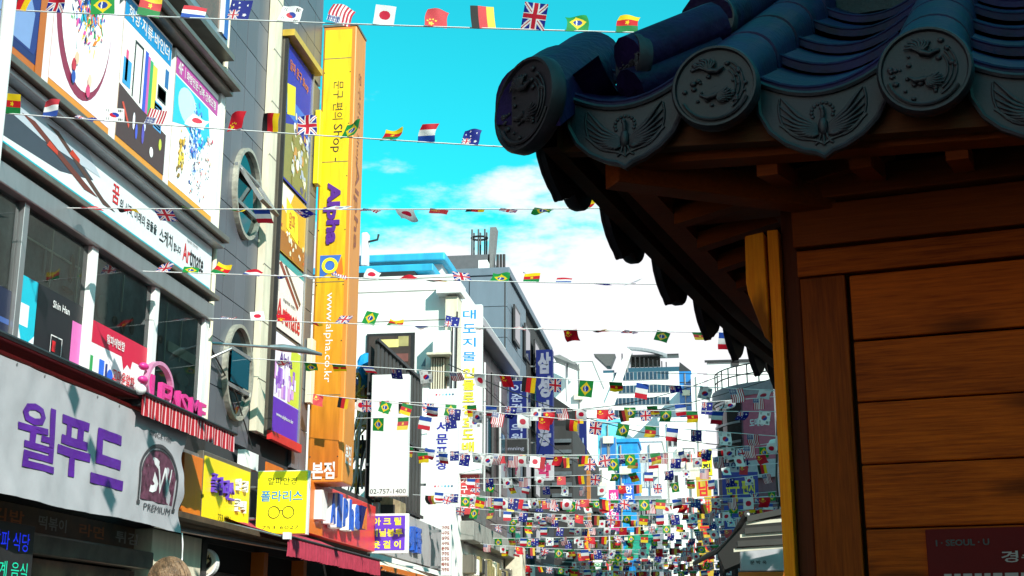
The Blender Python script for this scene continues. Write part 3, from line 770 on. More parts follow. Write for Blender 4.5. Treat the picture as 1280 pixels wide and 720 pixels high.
# Artmate banner board
S = SIDE(-5.93)
ab = MB().box(S, 6.5, 15.42, 5.60, 6.17, -.05, .0, col='#dfe4ea')
arb = E('fascia_sign', 'long pale fascia sign with paintbrushes and teal stripe reading Artmate', 'sign', (-5.93, 12, 5.6))
f1 = ab.build('sign_board', PRINT, arb, colors=True)
mb = MB()
mb.rect(S, 6.5, 15.40, 5.61, 5.655, .003, col='#12a8b8')
mb.flat(S, [(6.6, 6.16), (11.2, 6.16), (12.1, 5.90), (11.4, 5.75), (9.8, 5.68), (6.6, 5.68)], .002, col='#3d4450')
mb.flat(S, [(9.0, 6.16), (11.9, 6.16), (12.25, 5.98), (11.0, 5.92), (9.0, 6.02)], .003, col='#b9c3cf')
for (p0, p1, wd, c1, c2) in [((10.60, 6.02), (11.92, 5.78), .035, '#6a3022', '#301510'), ((11.05, 6.10), (12.35, 5.76), .028, '#54382c', '#2a1812')]:
    (a0, b0), (a1, b1) = p0, p1
    mb.flat(S, [(a0, b0), (a0 + .25, b0 + wd * .4), (a1, b1 + wd), (a1 + .3, b1 - .02), (a1, b1 - wd), (a0 + .2, b0 - wd)], .0045, col=c1)
    mb.flat(S, [(a0 + .55, b0 - .06), (a0 + .72, b0 - .10), (a0 + .72, b0 - .14), (a0 + .5, b0 - .12)], .0055, col='#c03a20')
mb.build('artwork', PRINT, arb, colors=True)
text('꿈', S, 12.62, 5.93, .17, .20, .006, REDI, arb)
text('의 시작, 미래의 꿈들을', S, 13.22, 5.87, .98, .12, .006, BLACKI, arb, bold=.01)
text('스케치', S, 13.98, 5.86, .38, .18, .006, BLACKI, arb, bold=.01)
text('합니다', S, 14.32, 5.84, .22, .10, .006, BLACKI, arb)
text('Ar', S, 14.60, 5.87, .22, .22, .006, REDI, arb); text('tmate', S, 14.93, 5.86, .44, .20, .006, BLACKI, arb)
text('미술재료 전문브랜드', S, 14.78, 6.03, .36, .04, .006, BLACKI, arb, bold=0)
# layered moulding between fascia sign and billboards
for z0, z1, n1, m in ((6.18, 6.24, .20, ALU), (6.245, 6.32, .26, BRONZE), (6.325, 6.40, .16, BRONZE)):
    boxm(S6, 6, 15.5, z0, z1, -.04, n1, 'moulding', m, st, bevel=.008)
for z0, z1, n1, m in ((8.20, 8.26, .20, BRONZE), (8.265, 8.33, .30, BRONZE), (8.335, 8.40, .24, ALU)):
    boxm(S6, 6, 15.5, z0, z1, -.04, n1, 'moulding', m, st, bevel=.008)
boxm(S6, 15.36, 15.5, 6.40, 8.2, -.03, .10, 'billboard_post', WHITE, st)

# ---- billboards
BZ0, BZ1 = 6.43, 8.16
def billboard(y0, y1, label, bg, border, frame_w=.05):
    b = E('billboard', label, 'billboard', (-5.95, (y0 + y1) / 2, BZ0))
    SB = SIDE(-5.93)
    boxm(SB, y0, y1, BZ0, BZ1, -.06, 0, 'board', WHITE, b)
    mb = MB(); mb.rect(SB, y0 + .03, y1 - .03, BZ0 + .03, BZ1 - .03, .004, col=border)
    mb.rect(SB, y0 + .03, y1 - .03, BZ0 + .11, BZ1 - .03, .006, col=bg)
    return b, mb, SB
b0, mb, SB = billboard(8.6, 10.90, 'dark blue billboard with an orange wooden border, leftmost in the billboard row', '#1f2a63', '#b8641e')
mb.flat(SB, [(8.7, 6.62), (10.70, 6.62), (10.74, 6.70), (10.74, 8.1), (8.7, 8.1)], .008, col='#26347a')
mb.flat(SB, [(9.6, 6.64), (10.62, 6.64), (10.66, 7.0), (10.45, 7.3), (10.2, 7.05), (9.8, 7.2)], .010, col='#7c97c8')
mb.flat(SB, [(10.2, 7.9), (10.74, 7.4), (10.74, 8.1), (10.2, 8.1)], .009, col='#6d7a20')
mb.rect(SB, 10.745, 10.87, BZ0 + .03, BZ1 - .03, .011, col='#b8641e'); mb.build('artwork', PRINT, b0, colors=True)
b1, mb, SB = billboard(10.98, 12.36, 'pink billboard showing a plate heaped with colourful stationery', '#f2dfee', '#d88a2a')
mb.ell(SB, 11.62, 7.50, .60, .92, .008, col='#8c2a48', n=40); mb.ell(SB, 11.66, 7.54, .55, .86, .010, col='#f6f4f6', n=40)
g = random.Random(3); pal = ['#e04030', '#2060d0', '#20a050', '#f0c020', '#e050a0', '#30b0d0', '#f08020', '#7040b0', '#f4f4f4', '#15306a']
for k in range(420):
    a = g.gauss(11.68, .17); b_ = g.gauss(7.66, .24)
    if abs(a - 11.68) > .36 or b_ < 7.1 or b_ > 8.10: continue
    r1 = g.uniform(.006, .026); r2 = g.uniform(.012, .075); th = g.uniform(-.9, .9)
    mb.ell(SB, a, b_, r1, r2, .011 + .00003 * k, col=g.choice(pal), n=g.choice([4, 4, 6, 8]), rot=th)
for (a, b_, c_) in ((11.45, 6.86, '#c03040'), (11.5, 6.95, '#e8c0a0'), (11.78, 6.72, '#d84878'), (11.8, 6.84, '#f0c8b0'), (11.46, 6.74, '#3050a8')):
    mb.ell(SB, a, b_, .045, .07, .024, col=c_, n=8)
mb.build('artwork', PRINT, b1, colors=True)
b2, mb, SB = billboard(12.46, 13.80, 'billboard with blue heading over pegboard tools and brown desk top', '#f2f1ec', '#d9912e')
mb.rect(SB, 12.49, 13.77, 7.86, 8.13, .008, col='#0f8cc8')
mb.flat(SB, [(12.49, 6.54), (13.77, 6.54), (13.77, 7.02), (13.0, 7.06), (12.49, 7.12)], .008, col='#4a3230')
for i in range(16):
    for j in range(9): mb.ell(SB, 12.56 + .075 * i, 7.18 + .08 * j, .006, .006, .0085, col='#8a8a88', n=4)
for (a0, a1, b0_, b1_, c_) in ((12.55, 12.75, 7.15, 7.45, '#3a9ad0'), (12.60, 12.66, 7.2, 7.55, '#e05080'), (12.8, 12.83, 7.1, 7.75, '#2a2a2a'), (12.83, 13.0, 7.72, 7.75, '#2a2a2a'), (13.0, 13.03, 7.1, 7.75, '#2a2a2a'), (13.08, 13.16, 7.05, 7.75, '#3656c8'), (13.16, 13.22, 7.05, 7.72, '#d05aa8'), (13.22, 13.30, 7.05, 7.70, '#38a86a'), (13.30, 13.42, 7.05, 7.68, '#e8d84a'), (13.46, 13.70, 7.35, 7.52, '#252525'), (13.48, 13.68, 7.37, 7.50, '#e8e8e8'), (13.64, 13.74, 7.56, 7.78, '#2a6aa8'), (13.40, 13.62, 6.98, 7.30, '#54a0dc'), (13.42, 13.60, 7.0, 7.28, '#eaf4fa')):
    mb.rect(SB, a0, a1, b0_, b1_, .009, col=c_)
for k in range(8): mb.rect(SB, 13.43, 13.58, 7.02 + .03 * k, 7.03 + .03 * k, .0105, col='#6fa8d8')
for (a, b_, ra, rb, c_) in ((12.9, 6.85, .03, .10, '#f4f4ff'), (12.98, 6.76, .03, .09, '#4a5ad0'), (13.15, 6.80, .035, .12, '#5a50b8'), (13.18, 6.9, .025, .06, '#e4e4ff'), (13.62, 6.85, .04, .07, '#c8d040'), (13.40, 6.68, .05, .06, '#f6f6f6')):
    mb.ell(SB, a, b_, ra, rb, .0115, col=c_, n=9)
mb.flat(SB, [(12.58, 6.94), (12.62, 6.96), (12.80, 6.76), (12.78, 6.72)], .011, col='#d04830')
mb.build('artwork', PRINT, b2, colors=True)
text('화방·지류·바인더', SB, 13.14, 7.99, 1.12, .17, .012, WHITE, b2)
b3, mb, SB = billboard(13.90, 15.34, 'white billboard with magenta heading over cyan art and figurines, rightmost of its row', '#fbfaf8', '#e0a030')
mb.rect(SB, 13.93, 15.31, 7.86, 8.08, .008, col='#b8449c')
mb.flat(SB, [(13.93, 7.84), (15.0, 7.84), (15.1, 7.5), (14.8, 7.2), (14.3, 7.35), (13.93, 7.25)], .0078, col='#2fc0dc')
mb.ell(SB, 14.35, 7.6, .3, .22, .0082, col='#bfeef4', n=18)
g = random.Random(9)
for k in range(170):
    a = g.gauss(14.62, .13); b_ = g.gauss(7.30, .22); mb.ell(SB, a, b_, g.uniform(.008, .034), g.uniform(.012, .05), .009 + .00004 * k, col=g.choice(['#2f6ad0', '#4a90e0', '#e8eef8', '#dfe8f4', '#1c3c90', '#c8dcf4']), n=g.choice([4, 5, 6]), rot=g.uniform(0, 3))
for k in range(36):
    a = g.gauss(14.22, .06); b_ = g.gauss(6.98, .17); mb.ell(SB, a, b_, g.uniform(.012, .04), g.uniform(.02, .05), .017 + .0001 * k, col=g.choice(['#e8c838', '#d8a828', '#f4e490', '#f2f0e0', '#907020']), n=5, rot=g.uniform(0, 3))
for k in range(44):
    a = g.uniform(14.5, 15.2); b_ = g.uniform(6.6, 7.2) if a < 15 else g.uniform(6.9, 7.5); mb.ell(SB, a, b_, g.uniform(.008, .03), g.uniform(.012, .035), .021 + .0001 * k, col=g.choice(['#d06048', '#e8e0d8', '#a0a8b8', '#c83858', '#58506a', '#f0d0c0']), n=5, rot=g.uniform(0, 3))
mb.build('artwork', PRINT, b3, colors=True)
text('4F', SB, 14.06, 7.97, .14, .15, .012, WHITE, b3); text('|', SB, 14.20, 7.97, .012, .14, .012, WHITE, b3)
text('화방전문·행복·건축모형', SB, 14.74, 7.965, .98, .12, .012, WHITE, b3, bold=.02)

# ---- upper corner window
uw = boxm(S6, 13.45, 15.36, 8.74, 11.4, -.02, .14, 'window', ALU, st, bevel=.006, label='brown tinted window with blue and white frame')
MB().rect(S6, 13.6, 15.02, 8.92, 11.3, .143).build('pane', mat('brown_window_glass', (.16, .07, .035), .12, spec=.8, var=.3, scale=2), uw)
boxm(S6, 15.05, 15.13, 8.9, 11.3, .141, .17, 'inner_frame', WHITE, uw); boxm(S6, 15.14, 15.30, 8.9, 11.3, .141, .16, 'blue_jamb', mat('blue_jamb_paint', (.03, .12, .42), .4), uw)
boxm(S6, 13.40, 15.42, 8.66, 8.735, -.02, .22, 'window_sill', BRONZE, uw)

# ---- tall strip of four posters
sf = E('poster_frame', 'tall narrow framed strip of four stacked advertising posters beside the yellow column sign', 'sign', (-5.95, 18.5, 4.2))
SP = SIDE(-5.90)
boxm(SP, 17.84, 19.22, 4.20, 10.16, -.12, -.02, 'backing', BRONZE, sf)
for y in (17.86, 19.19): boxm(SP, y - .025, y + .025, 4.28, 10.12, -.019, .03, 'frame_bar', DARKM if y < 18 else ALU, sf)
boxm(SP, 17.83, 19.24, 4.16, 4.28, -.02, .05, 'frame_foot', RED, sf)
boxm(SP, 17.80, 19.30, 10.14, 10.24, -.1, .13, 'frame_hood', mat('gold_trim', (.62, .42, .06), .4, metal=.3), sf)
def poster(z0, z1, bg, fn, label=None):
    mb = MB(); mb.box(SP, 17.9, 19.15, z0 + .02, z1 - .02, -.01, .004, col=bg); fn(mb); return mb.build('poster', PRINT, sf, colors=True, label=label)
g = random.Random(21)
def p_blue(mb):
    mb.flat(SP, [(17.9, 8.0), (19.15, 8.0), (19.15, 8.75), (18.5, 9.0), (17.9, 8.8)], .006, col='#8a8442')
    mb.flat(SP, [(17.95, 9.45), (18.35, 9.55), (18.38, 9.1), (18.0, 8.98)], .008, col='#e6d41c')
    mb.rect(SP, 17.9, 19.15, 9.0, 9.3, .0055, col='#3a6cc8')
    for k in range(60): mb.ell(SP, g.uniform(18.3, 19.1), g.uniform(8.05, 9.2), g.uniform(.03, .10), g.uniform(.03, .10), .009 + .0001 * k, col=g.choice(['#f0ece0', '#d8d0b0', '#8a7a38', '#e8e8f0', '#b0b8c8', '#c89048', '#5a5a78']), n=g.choice([4, 5, 8]), rot=g.uniform(0, 3))
def p_yel(mb):
    mb.rect(SP, 17.9, 19.15, 6.9, 7.2, .006, col='#a8661c'); mb.flat(SP, [(17.9, 7.9), (18.5, 7.9), (18.2, 7.5), (17.9, 7.6)], .006, col='#f4f0d8')
    mb.flat(SP, [(18.15, 7.75), (18.70, 7.62), (18.78, 7.2), (18.2, 7.3)], .008, col='#f8e820')
    for k in range(22): mb.ell(SP, g.uniform(17.95, 19.1), g.uniform(6.92, 7.3), g.uniform(.015, .05), g.uniform(.015, .06), .009 + .0001 * k, col=g.choice(['#e8ddb0', '#f4f0e0', '#d88830', '#c86020']), n=5, rot=g.uniform(0, 3))
def p_cream(mb):
    mb.rect(SP, 17.9, 19.15, 6.74, 6.84, .006, col='#3a9a98')
    mb.flat(SP, [(17.95, 6.7), (18.05, 6.75), (18.95, 6.28), (18.9, 6.22)], .007, col='#8a3a28'); mb.flat(SP, [(18.2, 6.72), (18.28, 6.75), (19.05, 6.36), (19.0, 6.30)], .007, col='#6a4a38')
    mb.rect(SP, 17.95, 18.02, 6.3, 6.65, .006, col='#d8c8c0')
def p_purp(mb):
    mb.rect(SP, 17.9, 19.15, 4.3, 4.78, .006, col='#5a28b0'); mb.flat(SP, [(18.7, 5.6), (19.15, 5.6), (19.15, 4.79), (18.6, 4.79)], .006, col='#c8d040')
    for k in range(34): mb.rect(SP, *(lambda a, w_: (a, a + w_))(g.uniform(17.95, 18.9), g.uniform(.03, .12)), *(lambda b, h_: (b, b + h_))(g.uniform(4.8, 5.1), g.uniform(.05, .28)), .008 + .0001 * k, col=g.choice(['#b078d8', '#e8d8f0', '#8048b8', '#d8a0d8', '#f0f0f8', '#9060c8']))
pA = poster(7.95, 10.12, '#1a22a0', p_blue, 'deep blue poster with product figures')
pB = poster(6.87, 7.93, '#dda818', p_yel, 'golden yellow poster'); pC = poster(5.75, 6.85, '#f0e2d8', p_cream, 'cream Artmate poster'); pD = poster(4.28, 5.72, '#efe4f2', p_purp, 'purple and white Alpha poster')
text('알파 문구 Shop', SP, 18.5, 9.78, .95, .2, .012, ORANGE, pA); text('알파', SP, 18.45, 7.46, .3, .26, .012, ORANGE, pB)
text('A', SP, 18.05, 6.04, .26, .32, .012, REDI, pC); text('rtmate', SP, 18.62, 6.0, .84, .27, .012, REDI, pC); text('미술재료 브랜드', SP, 18.5, 6.22, .6, .05, .012, BLACKI, pC)
text('Alpha', SP, 18.45, 5.36, .6, .2, .012, PURPLE, pD); text('www.alpha.co.kr', SP, 18.5, 4.55, .8, .07, .012, WHITE, pD)
text('2', SP, 18.35, 8.3, .1, .2, .018, WHITE, pA)
# service items in the narrow recess near the corner
boxm(S6, 19.75, 19.95, 5.0, 6.0, .01, .10, 'meter_cabinet', CREAM, st, bevel=.01)
boxm(S6, 19.72, 19.90, 8.5, 9.75, .01, .10, 'cable_box', YEL, st, bevel=.01)

# ---- yellow column sign
cs = E('column_sign', 'very tall yellow box sign with vertical purple Alpha lettering on the building corner', 'sign', (-5.7, 20.3, 3.8))
FA = FACE(20.02)
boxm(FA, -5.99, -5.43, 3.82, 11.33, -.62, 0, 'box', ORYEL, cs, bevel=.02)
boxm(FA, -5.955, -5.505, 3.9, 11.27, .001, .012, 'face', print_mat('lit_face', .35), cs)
# print with yellow above shading into amber vinyl below
fo = [o for o in cs.children if o.name.startswith('face')][0]
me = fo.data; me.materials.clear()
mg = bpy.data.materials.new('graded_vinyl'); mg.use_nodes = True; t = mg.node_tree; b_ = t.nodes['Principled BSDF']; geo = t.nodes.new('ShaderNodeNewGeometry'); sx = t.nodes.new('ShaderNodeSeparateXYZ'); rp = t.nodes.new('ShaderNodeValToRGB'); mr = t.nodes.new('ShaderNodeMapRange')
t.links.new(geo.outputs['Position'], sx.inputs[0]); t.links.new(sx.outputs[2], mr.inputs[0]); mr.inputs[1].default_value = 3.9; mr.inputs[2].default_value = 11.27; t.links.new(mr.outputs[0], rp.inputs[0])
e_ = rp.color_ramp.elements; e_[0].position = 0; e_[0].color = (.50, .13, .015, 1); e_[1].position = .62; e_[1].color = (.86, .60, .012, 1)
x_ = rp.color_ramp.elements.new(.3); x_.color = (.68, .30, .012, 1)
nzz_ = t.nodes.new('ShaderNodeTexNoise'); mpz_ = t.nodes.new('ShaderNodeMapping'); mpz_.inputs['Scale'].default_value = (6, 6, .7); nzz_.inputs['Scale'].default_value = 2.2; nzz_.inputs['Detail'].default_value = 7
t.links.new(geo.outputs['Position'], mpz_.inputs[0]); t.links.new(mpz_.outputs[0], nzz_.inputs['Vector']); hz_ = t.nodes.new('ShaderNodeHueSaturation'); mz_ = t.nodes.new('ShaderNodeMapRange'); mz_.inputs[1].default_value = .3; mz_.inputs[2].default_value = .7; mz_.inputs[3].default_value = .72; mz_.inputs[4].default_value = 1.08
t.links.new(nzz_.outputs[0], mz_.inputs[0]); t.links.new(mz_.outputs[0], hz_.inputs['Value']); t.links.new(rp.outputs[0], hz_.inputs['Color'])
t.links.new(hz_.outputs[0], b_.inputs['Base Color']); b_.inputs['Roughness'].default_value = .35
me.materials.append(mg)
for zz_ in (5.15, 6.95, 8.95, 10.75): boxm(FA, -5.96, -5.50, zz_, zz_ + .012, .012, .0145, 'panel_seam', BRONZE, cs)
for zz_ in [4.2 + .9 * i for i in range(8)]:
    for xx_ in (-5.945, -5.515): boxm(FA, xx_ - .008, xx_ + .008, zz_, zz_ + .016, .012, .017, 'screw', DARKM, cs)
boxm(FA, -6.0, -5.42, 11.33, 11.37, -.63, .01, 'cap', BRONZE, cs)
tubem([(-5.72, 20.25, 11.37), (-5.72, 20.25, 11.52)], .05, 'lightning_rod', DARKM, cs)
RV = -math.pi / 2
def zc_(py): return at_y(415, py, 20.02).z
def vtext(body, y0, y1, x, h, m, par, fr=None, **k):
    z0, z1 = zc_(y1), zc_(y0); text(body, fr or FA, x, (z0 + z1) / 2, z1 - z0, h, .016, m, par, rot=RV, **k)
vtext('Alpha', 229, 306, -5.74, .27, PURPLE, cs, bold=.05, depth=.02)
vtext('문구 편의', 102, 150, -5.70, .17, BLACKI, cs, bold=-.005)
vtext('Shop -', 156, 202, -5.71, .19, BLACKI, cs, bold=0)
vtext('www.alpha.co.kr', 366, 478, -5.73, .15, WHITE, cs, bold=.0)
text('본점', FA, -5.735, zc_(588), .36, .26, .014, WHITE, cs, bold=.03)
mb = MB(); mb.prism(FA, [(-5.90, 7.39), (-5.56, 7.39), (-5.62, 7.22), (-5.58, 7.02), (-5.74, 7.10), (-5.90, 7.02)], .013, .02)
lg = mb.build('emblem', mat('emblem_blue', (.04, .14, .5), .4), cs)
mb = MB(); ring(mb, FA, -5.74, 7.22, .13, .13, .05, .021, .026, n=24); mb.build('emblem_ring', YELI, lg)
MB().prism(FA, [(-5.64, 7.14), (-5.55, 7.36), (-5.52, 7.10), (-5.58, 6.98)], .021, .024).build('emblem_tail', ORANGE, lg)
SA = SIDE(-5.43)
text('Alpha', SA, 20.30, 8.3, 1.5, .30, .004, mat('brown_ink', (.25, .07, .03), .5), cs, rot=RV)
text('문구전문 Shop', SA, 20.30, 9.8, 1.6, .2, .004, MATS['brown_ink'], cs, rot=RV, bold=0)
text('본점', SA, 20.30, 4.27, .36, .30, .004, WHITE, cs, bold=.03)
# street-lamp arm bolted to the corner
la = E('street_lamp', 'grey street lamp arm reaching out from the building corner under the oval window', 'street lamp', (-6, 15.5, 4.95))
tubem([(-6, 15.52, 5.0), (-5.75, 15.8, 5.03), (-5.35, 16.35, 5.10)], .018, 'arm', ALU, la)
tubem([(-6, 15.50, 4.62), (-5.93, 15.58, 4.82), (-5.75, 15.8, 4.98)], .018, 'brace', ALU, la)
hd = MB(); hd.tube([(-5.42, 16.25, 5.09), (-5.30, 16.42, 5.11), (-5.10, 16.70, 5.13), (-4.93, 16.93, 5.12)], .1, 12, rs=[.022, .05, .045, .02]).build('lamp_head', ALU, la, smooth=True, autosm=True)
tubem([(-5.95, 15.6, 4.96), (-5.95, 16.6, 4.55), (-5.93, 17.3, 3.95)], .010, 'cable', CABLE, la)

pp = at_y(12, 0, 8.0).x
pl = E('white_pole', 'slim white pole standing at the far left edge in front of the billboards', 'pole', (pp, 8.0, 0))
tubem([(pp, 8.0, 0), (pp, 8.0, 9.5)], .048, 'shaft', POLE, pl, seg=16)
tubem([(pp, 8.0, 0), (pp, 8.0, .25)], .085, 'base_collar', POLE, pl, seg=16)
# ================================================================== LEFT: shopfronts, awnings and signs at street level
# ground-floor shop interior and front of the stationery building
boxm(S6, 6, 20.0, 2.62, 3.42, -.04, .06, 'fascia_band', DCONC, st)
sh = E('food_shopfront', 'dark recessed shopfront below the white Korean banner with steel beams and a menu board', 'shopfront', (-6, 11, 0))
boxm(S6, 4, 13.80, .05, 2.60, .0, .02, 'back_wall', DARK, sh)
g = random.Random(5)
bd = boxm(S6, 5, 13.7, 2.38, 2.61, .02, .07, 'menu_strip', mat('brown_strip', (.10, .045, .02), .5, var=.4, scale=5), sh)
for i, wd in enumerate(('순대국', '칼국수', '김밥', '떡볶이', '라면', '튀김')): text(wd, S6, 9.4 + .82 * i, 2.495, .55, .12, .073, (mat('faded_orange_ink', (.45, .12, .03), .6), mat('faded_grey_ink', (.3, .28, .26), .6))[i % 2], bd, bold=.02)
boxm(S6, 5, 13.7, 2.18, 2.36, .02, .30, 'canopy_beam', mat('worn_steel', (.10, .085, .07), .45, metal=.4, var=.4, scale=4), sh, bevel=.02)
boxm(S6, 11.35, 13.55, 1.9, 2.16, .02, .16, 'transom_panel', mat('food_photo_panel', (.16, .085, .05), .3, var=.6, scale=3), sh)
for y in (11.3, 12.45, 13.05, 13.6): boxm(S6, y, y + .06, 0, 1.95, .02, .09, 'door_post', ALU, sh)
for a, b in ((11.38, 12.43), (12.53, 13.03), (13.13, 13.58)): MB().rect(S6, a, b, .1, 1.88, .05).build('door_pane', GLASSD, sh)
ex = boxm(S6, 12.92, 13.10, 1.66, 1.92, .10, .17, 'red_lamp_box', RED, sh); text('1', S6, 13.01, 1.79, .05, .14, .172, WHITE, ex)
led = E('led_sign', 'black LED sign showing blue and green glowing characters at the lower left corner', 'sign', (-5.66, 10.5, 1.7))
SL7 = SIDE(-5.66)
boxm(SL7, 9.2, 11.02, 1.72, 2.40, -.08, 0, 'case', DARKM, led, bevel=.01)
LB = mat('blue_led', '#2038ff', .5, emit=.35, var=0); LG = mat('green_led', '#18c8a0', .5, emit=.12, var=0); LR = mat('red_led', '#ff4050', .5, emit=.5, var=0)
text('알파 식당', SL7, 10.62, 2.25, .62, .15, .004, LB, led, bold=.0); text('세계 음식', SL7, 10.62, 2.02, .62, .13, .004, LG, led, bold=0)
text('- - - -', SL7, 10.45, 1.82, .9, .02, .004, LR, led)
# pillar between shops
boxm(S6, 13.82, 15.25, 0, 2.62, .0, .22, 'pillar', CREAM, st, bevel=.01)
sht = MB()
for i in range(16): sht.box(S6, 13.95, 14.95, .1 + .12 * i, .19 + .12 * i, .222, .24)
sht.build('shutter_slats', DARKM, st, kind='stuff')
# white cloth banner
ban = E('cloth_banner', 'large wrinkled white banner with big purple Korean letters and an oval crest', 'banner', (-5.3, 10.5, 2.5))
SBn = SIDE(-5.3)
def wob(y, z):
    return .030 * noise.noise(Vector((y * 1.3, z * 1.1, 3.1))) + .014 * noise.noise(Vector((y * 5, z * 3, 8.2))) + .016 * noise.noise(Vector((y * 9 + z * 6, z * 2.5 - y, 1.2))) * max(0, (3.1 - z)) * 1.6 + (.022 * max(0, y - 13.0) / .3) * math.sin(z * 11)
mb = MB(); nx, nzz = 120, 26; V = []
def sag(y): return 2.535 - .012 * math.sin((y - 7) * 2.1) - .002 * math.sin(y * 7.3)
for j in range(nzz + 1):
    for i in range(nx + 1):
        y = 6.6 + (13.34 - 6.6) * i / nx; z0 = sag(y); z = z0 + (3.565 - z0) * j / nzz
        if i == nx: y += .02 * math.sin(j * .9)
        V.append(SBn.p(y, z, wob(y, z)))
mb.add(V, [(j * (nx + 1) + i, j * (nx + 1) + i + 1, (j + 1) * (nx + 1) + i + 1, (j + 1) * (nx + 1) + i) for j in range(nzz) for i in range(nx)])
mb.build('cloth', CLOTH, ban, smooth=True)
def drape(body, a, b, w_, h_, m, bold=.03, name='letter', parent=ban, lift=.008):
    vs, fs = glyphs(body, bold, 0)
    me = bpy.data.meshes.new('t'); me.from_pydata([(v.x * w_, v.y * h_, 0) for v in vs], [], fs); bm = bmesh.new(); bm.from_mesh(me)
    bmesh.ops.triangulate(bm, faces=bm.faces); 
    for _ in range(2): bmesh.ops.subdivide_edges(bm, edges=[e for e in bm.edges if e.calc_length() > .07], cuts=1, use_grid_fill=False); bmesh.ops.triangulate(bm, faces=bm.faces)
    V = [SBn.p(a + v.co.x, b + v.co.y, wob(a + v.co.x, b + v.co.y) + lift) for v in bm.verts]; bm.verts.index_update()
    F = [tuple(v.index for v in f.verts) for f in bm.faces]; bm.free(); bpy.data.meshes.remove(me)
    return MB().add(V, F).build(name, m, parent)
for ch, px0, px1, py0, py1 in (('월', 22, 70, 493, 598), ('푸', 72, 114, 513, 606), ('드', 114, 156, 530, 618)):
    c0 = at_x((px0 + px1) / 2, (py0 + py1) / 2, -5.3); l = at_x(px0, (py0 + py1) / 2, -5.3); r_ = at_x(px1, (py0 + py1) / 2, -5.3)
    t_ = at_x((px0 + px1) / 2, py0, -5.3); b_ = at_x((px0 + px1) / 2, py1, -5.3)
    drape(ch, c0.y, (t_.z + b_.z) / 2, (r_.y - l.y) * 1.0, (t_.z - b_.z) * .80, PURPLE, .018 if ch == '월' else .035)
# crest: arch with monogram
def bring(a, b, ra, rb, w_, m, a0=0, a1=360, lift=.010, n=36):
    mb = MB()
    for i in range(n):
        t0, t1 = R(a0 + (a1 - a0) * i / n), R(a0 + (a1 - a0) * (i + 1) / n); P = []
        for t in (t0, t1):
            for k in (1, 0):
                y = a + (ra - w_ * (1 - k)) * math.cos(t); z = b + (rb - w_ * (1 - k)) * math.sin(t); P.append(SBn.p(y, z, wob(y, z) + lift))
        mb.add(P, [(0, 2, 3, 1)])
    return mb
CG = mat('crest_grey', (.05, .048, .055), .5); CW = mat('crest_wine', (.12, .04, .07), .5, var=.5, scale=14)
cy_, cz_ = 12.70, 3.05
mb = MB(); P = []
for i in range(30): P.append((cy_ + .40 * math.cos(R(180 * i / 29)), cz_ - .02 + .24 * math.sin(R(180 * i / 29))))
P += [(cy_ - .38, cz_ - .28), (cy_ + .38, cz_ - .28)]
mb.add([SBn.p(y, z, wob(y, z) + .0065) for y, z in P + [(cy_, cz_)]], [(i, (i + 1) % len(P), len(P)) for i in range(len(P))]); cf = mb.build('crest_field', CW, ban)
bring(cy_, cz_ - .02, .46, .30, .035, CG, 0, 180).build('crest_arch', CG, cf); bring(cy_, cz_ - .02, .41, .25, .015, CG, 0, 180, .011).build('crest_arch', CG, cf)
for s_ in (-1, 1):
    mb = MB()
    for j in range(6):
        z0, z1 = cz_ - .30 + .28 * j / 6, cz_ - .30 + .28 * (j + 1) / 6
        P = [(cy_ + s_ * .46, z0), (cy_ + s_ * .425, z0), (cy_ + s_ * .425, z1), (cy_ + s_ * .46, z1)]
        mb.add([SBn.p(y, z, wob(y, z) + .010) for y, z in P], [(0, 1, 2, 3)])
    for q in ((.40, .48, -.34, -.30),):
        P = [(cy_ + s_ * q[0], cz_ + q[2]), (cy_ + s_ * q[1], cz_ + q[2]), (cy_ + s_ * q[1], cz_ + q[3]), (cy_ + s_ * q[0], cz_ + q[3])]
        mb.add([SBn.p(y, z, wob(y, z) + .010) for y, z in P], [(0, 1, 2, 3)])
    mb.build('crest_column', CG, cf)
SLV = mat('crest_silver', (.62, .6, .62), .4)
drape('S', cy_ - .14, cz_ - .03, .26, .34, SLV, .03, 'monogram', cf, .013); drape('W', cy_ + .12, cz_ - .06, .34, .26, SLV, .0, 'monogram', cf, .014)
drape('PREMIUM', cy_ + .03, cz_ - .345, .62, .065, CG, .0, 'lettering', ban, .010)
drape('SINCE 1980', cy_ - .02, cz_ + .36, .55, .05, CG, .0, 'lettering', ban, .010)
for i in range(14):
    y = 6.9 + .48 * i; MB().ell(SBn, y, 3.545, .012, .012, wob(y, 3.545) + .006, n=8).build('eyelet', ALU, ban)
tubem([(-5.28, 13.36, 2.53), (-5.27, 13.37, 2.42), (-5.26, 13.35, 2.36), (-5.27, 13.38, 2.28), (-5.26, 13.34, 2.18)], .008, 'tie_cord', CORD, ban, seg=5)
tubem([(-5.33, 6.6, 3.60), (-5.33, 13.45, 3.60)], .018, 'hanging_rail', RED, ban)

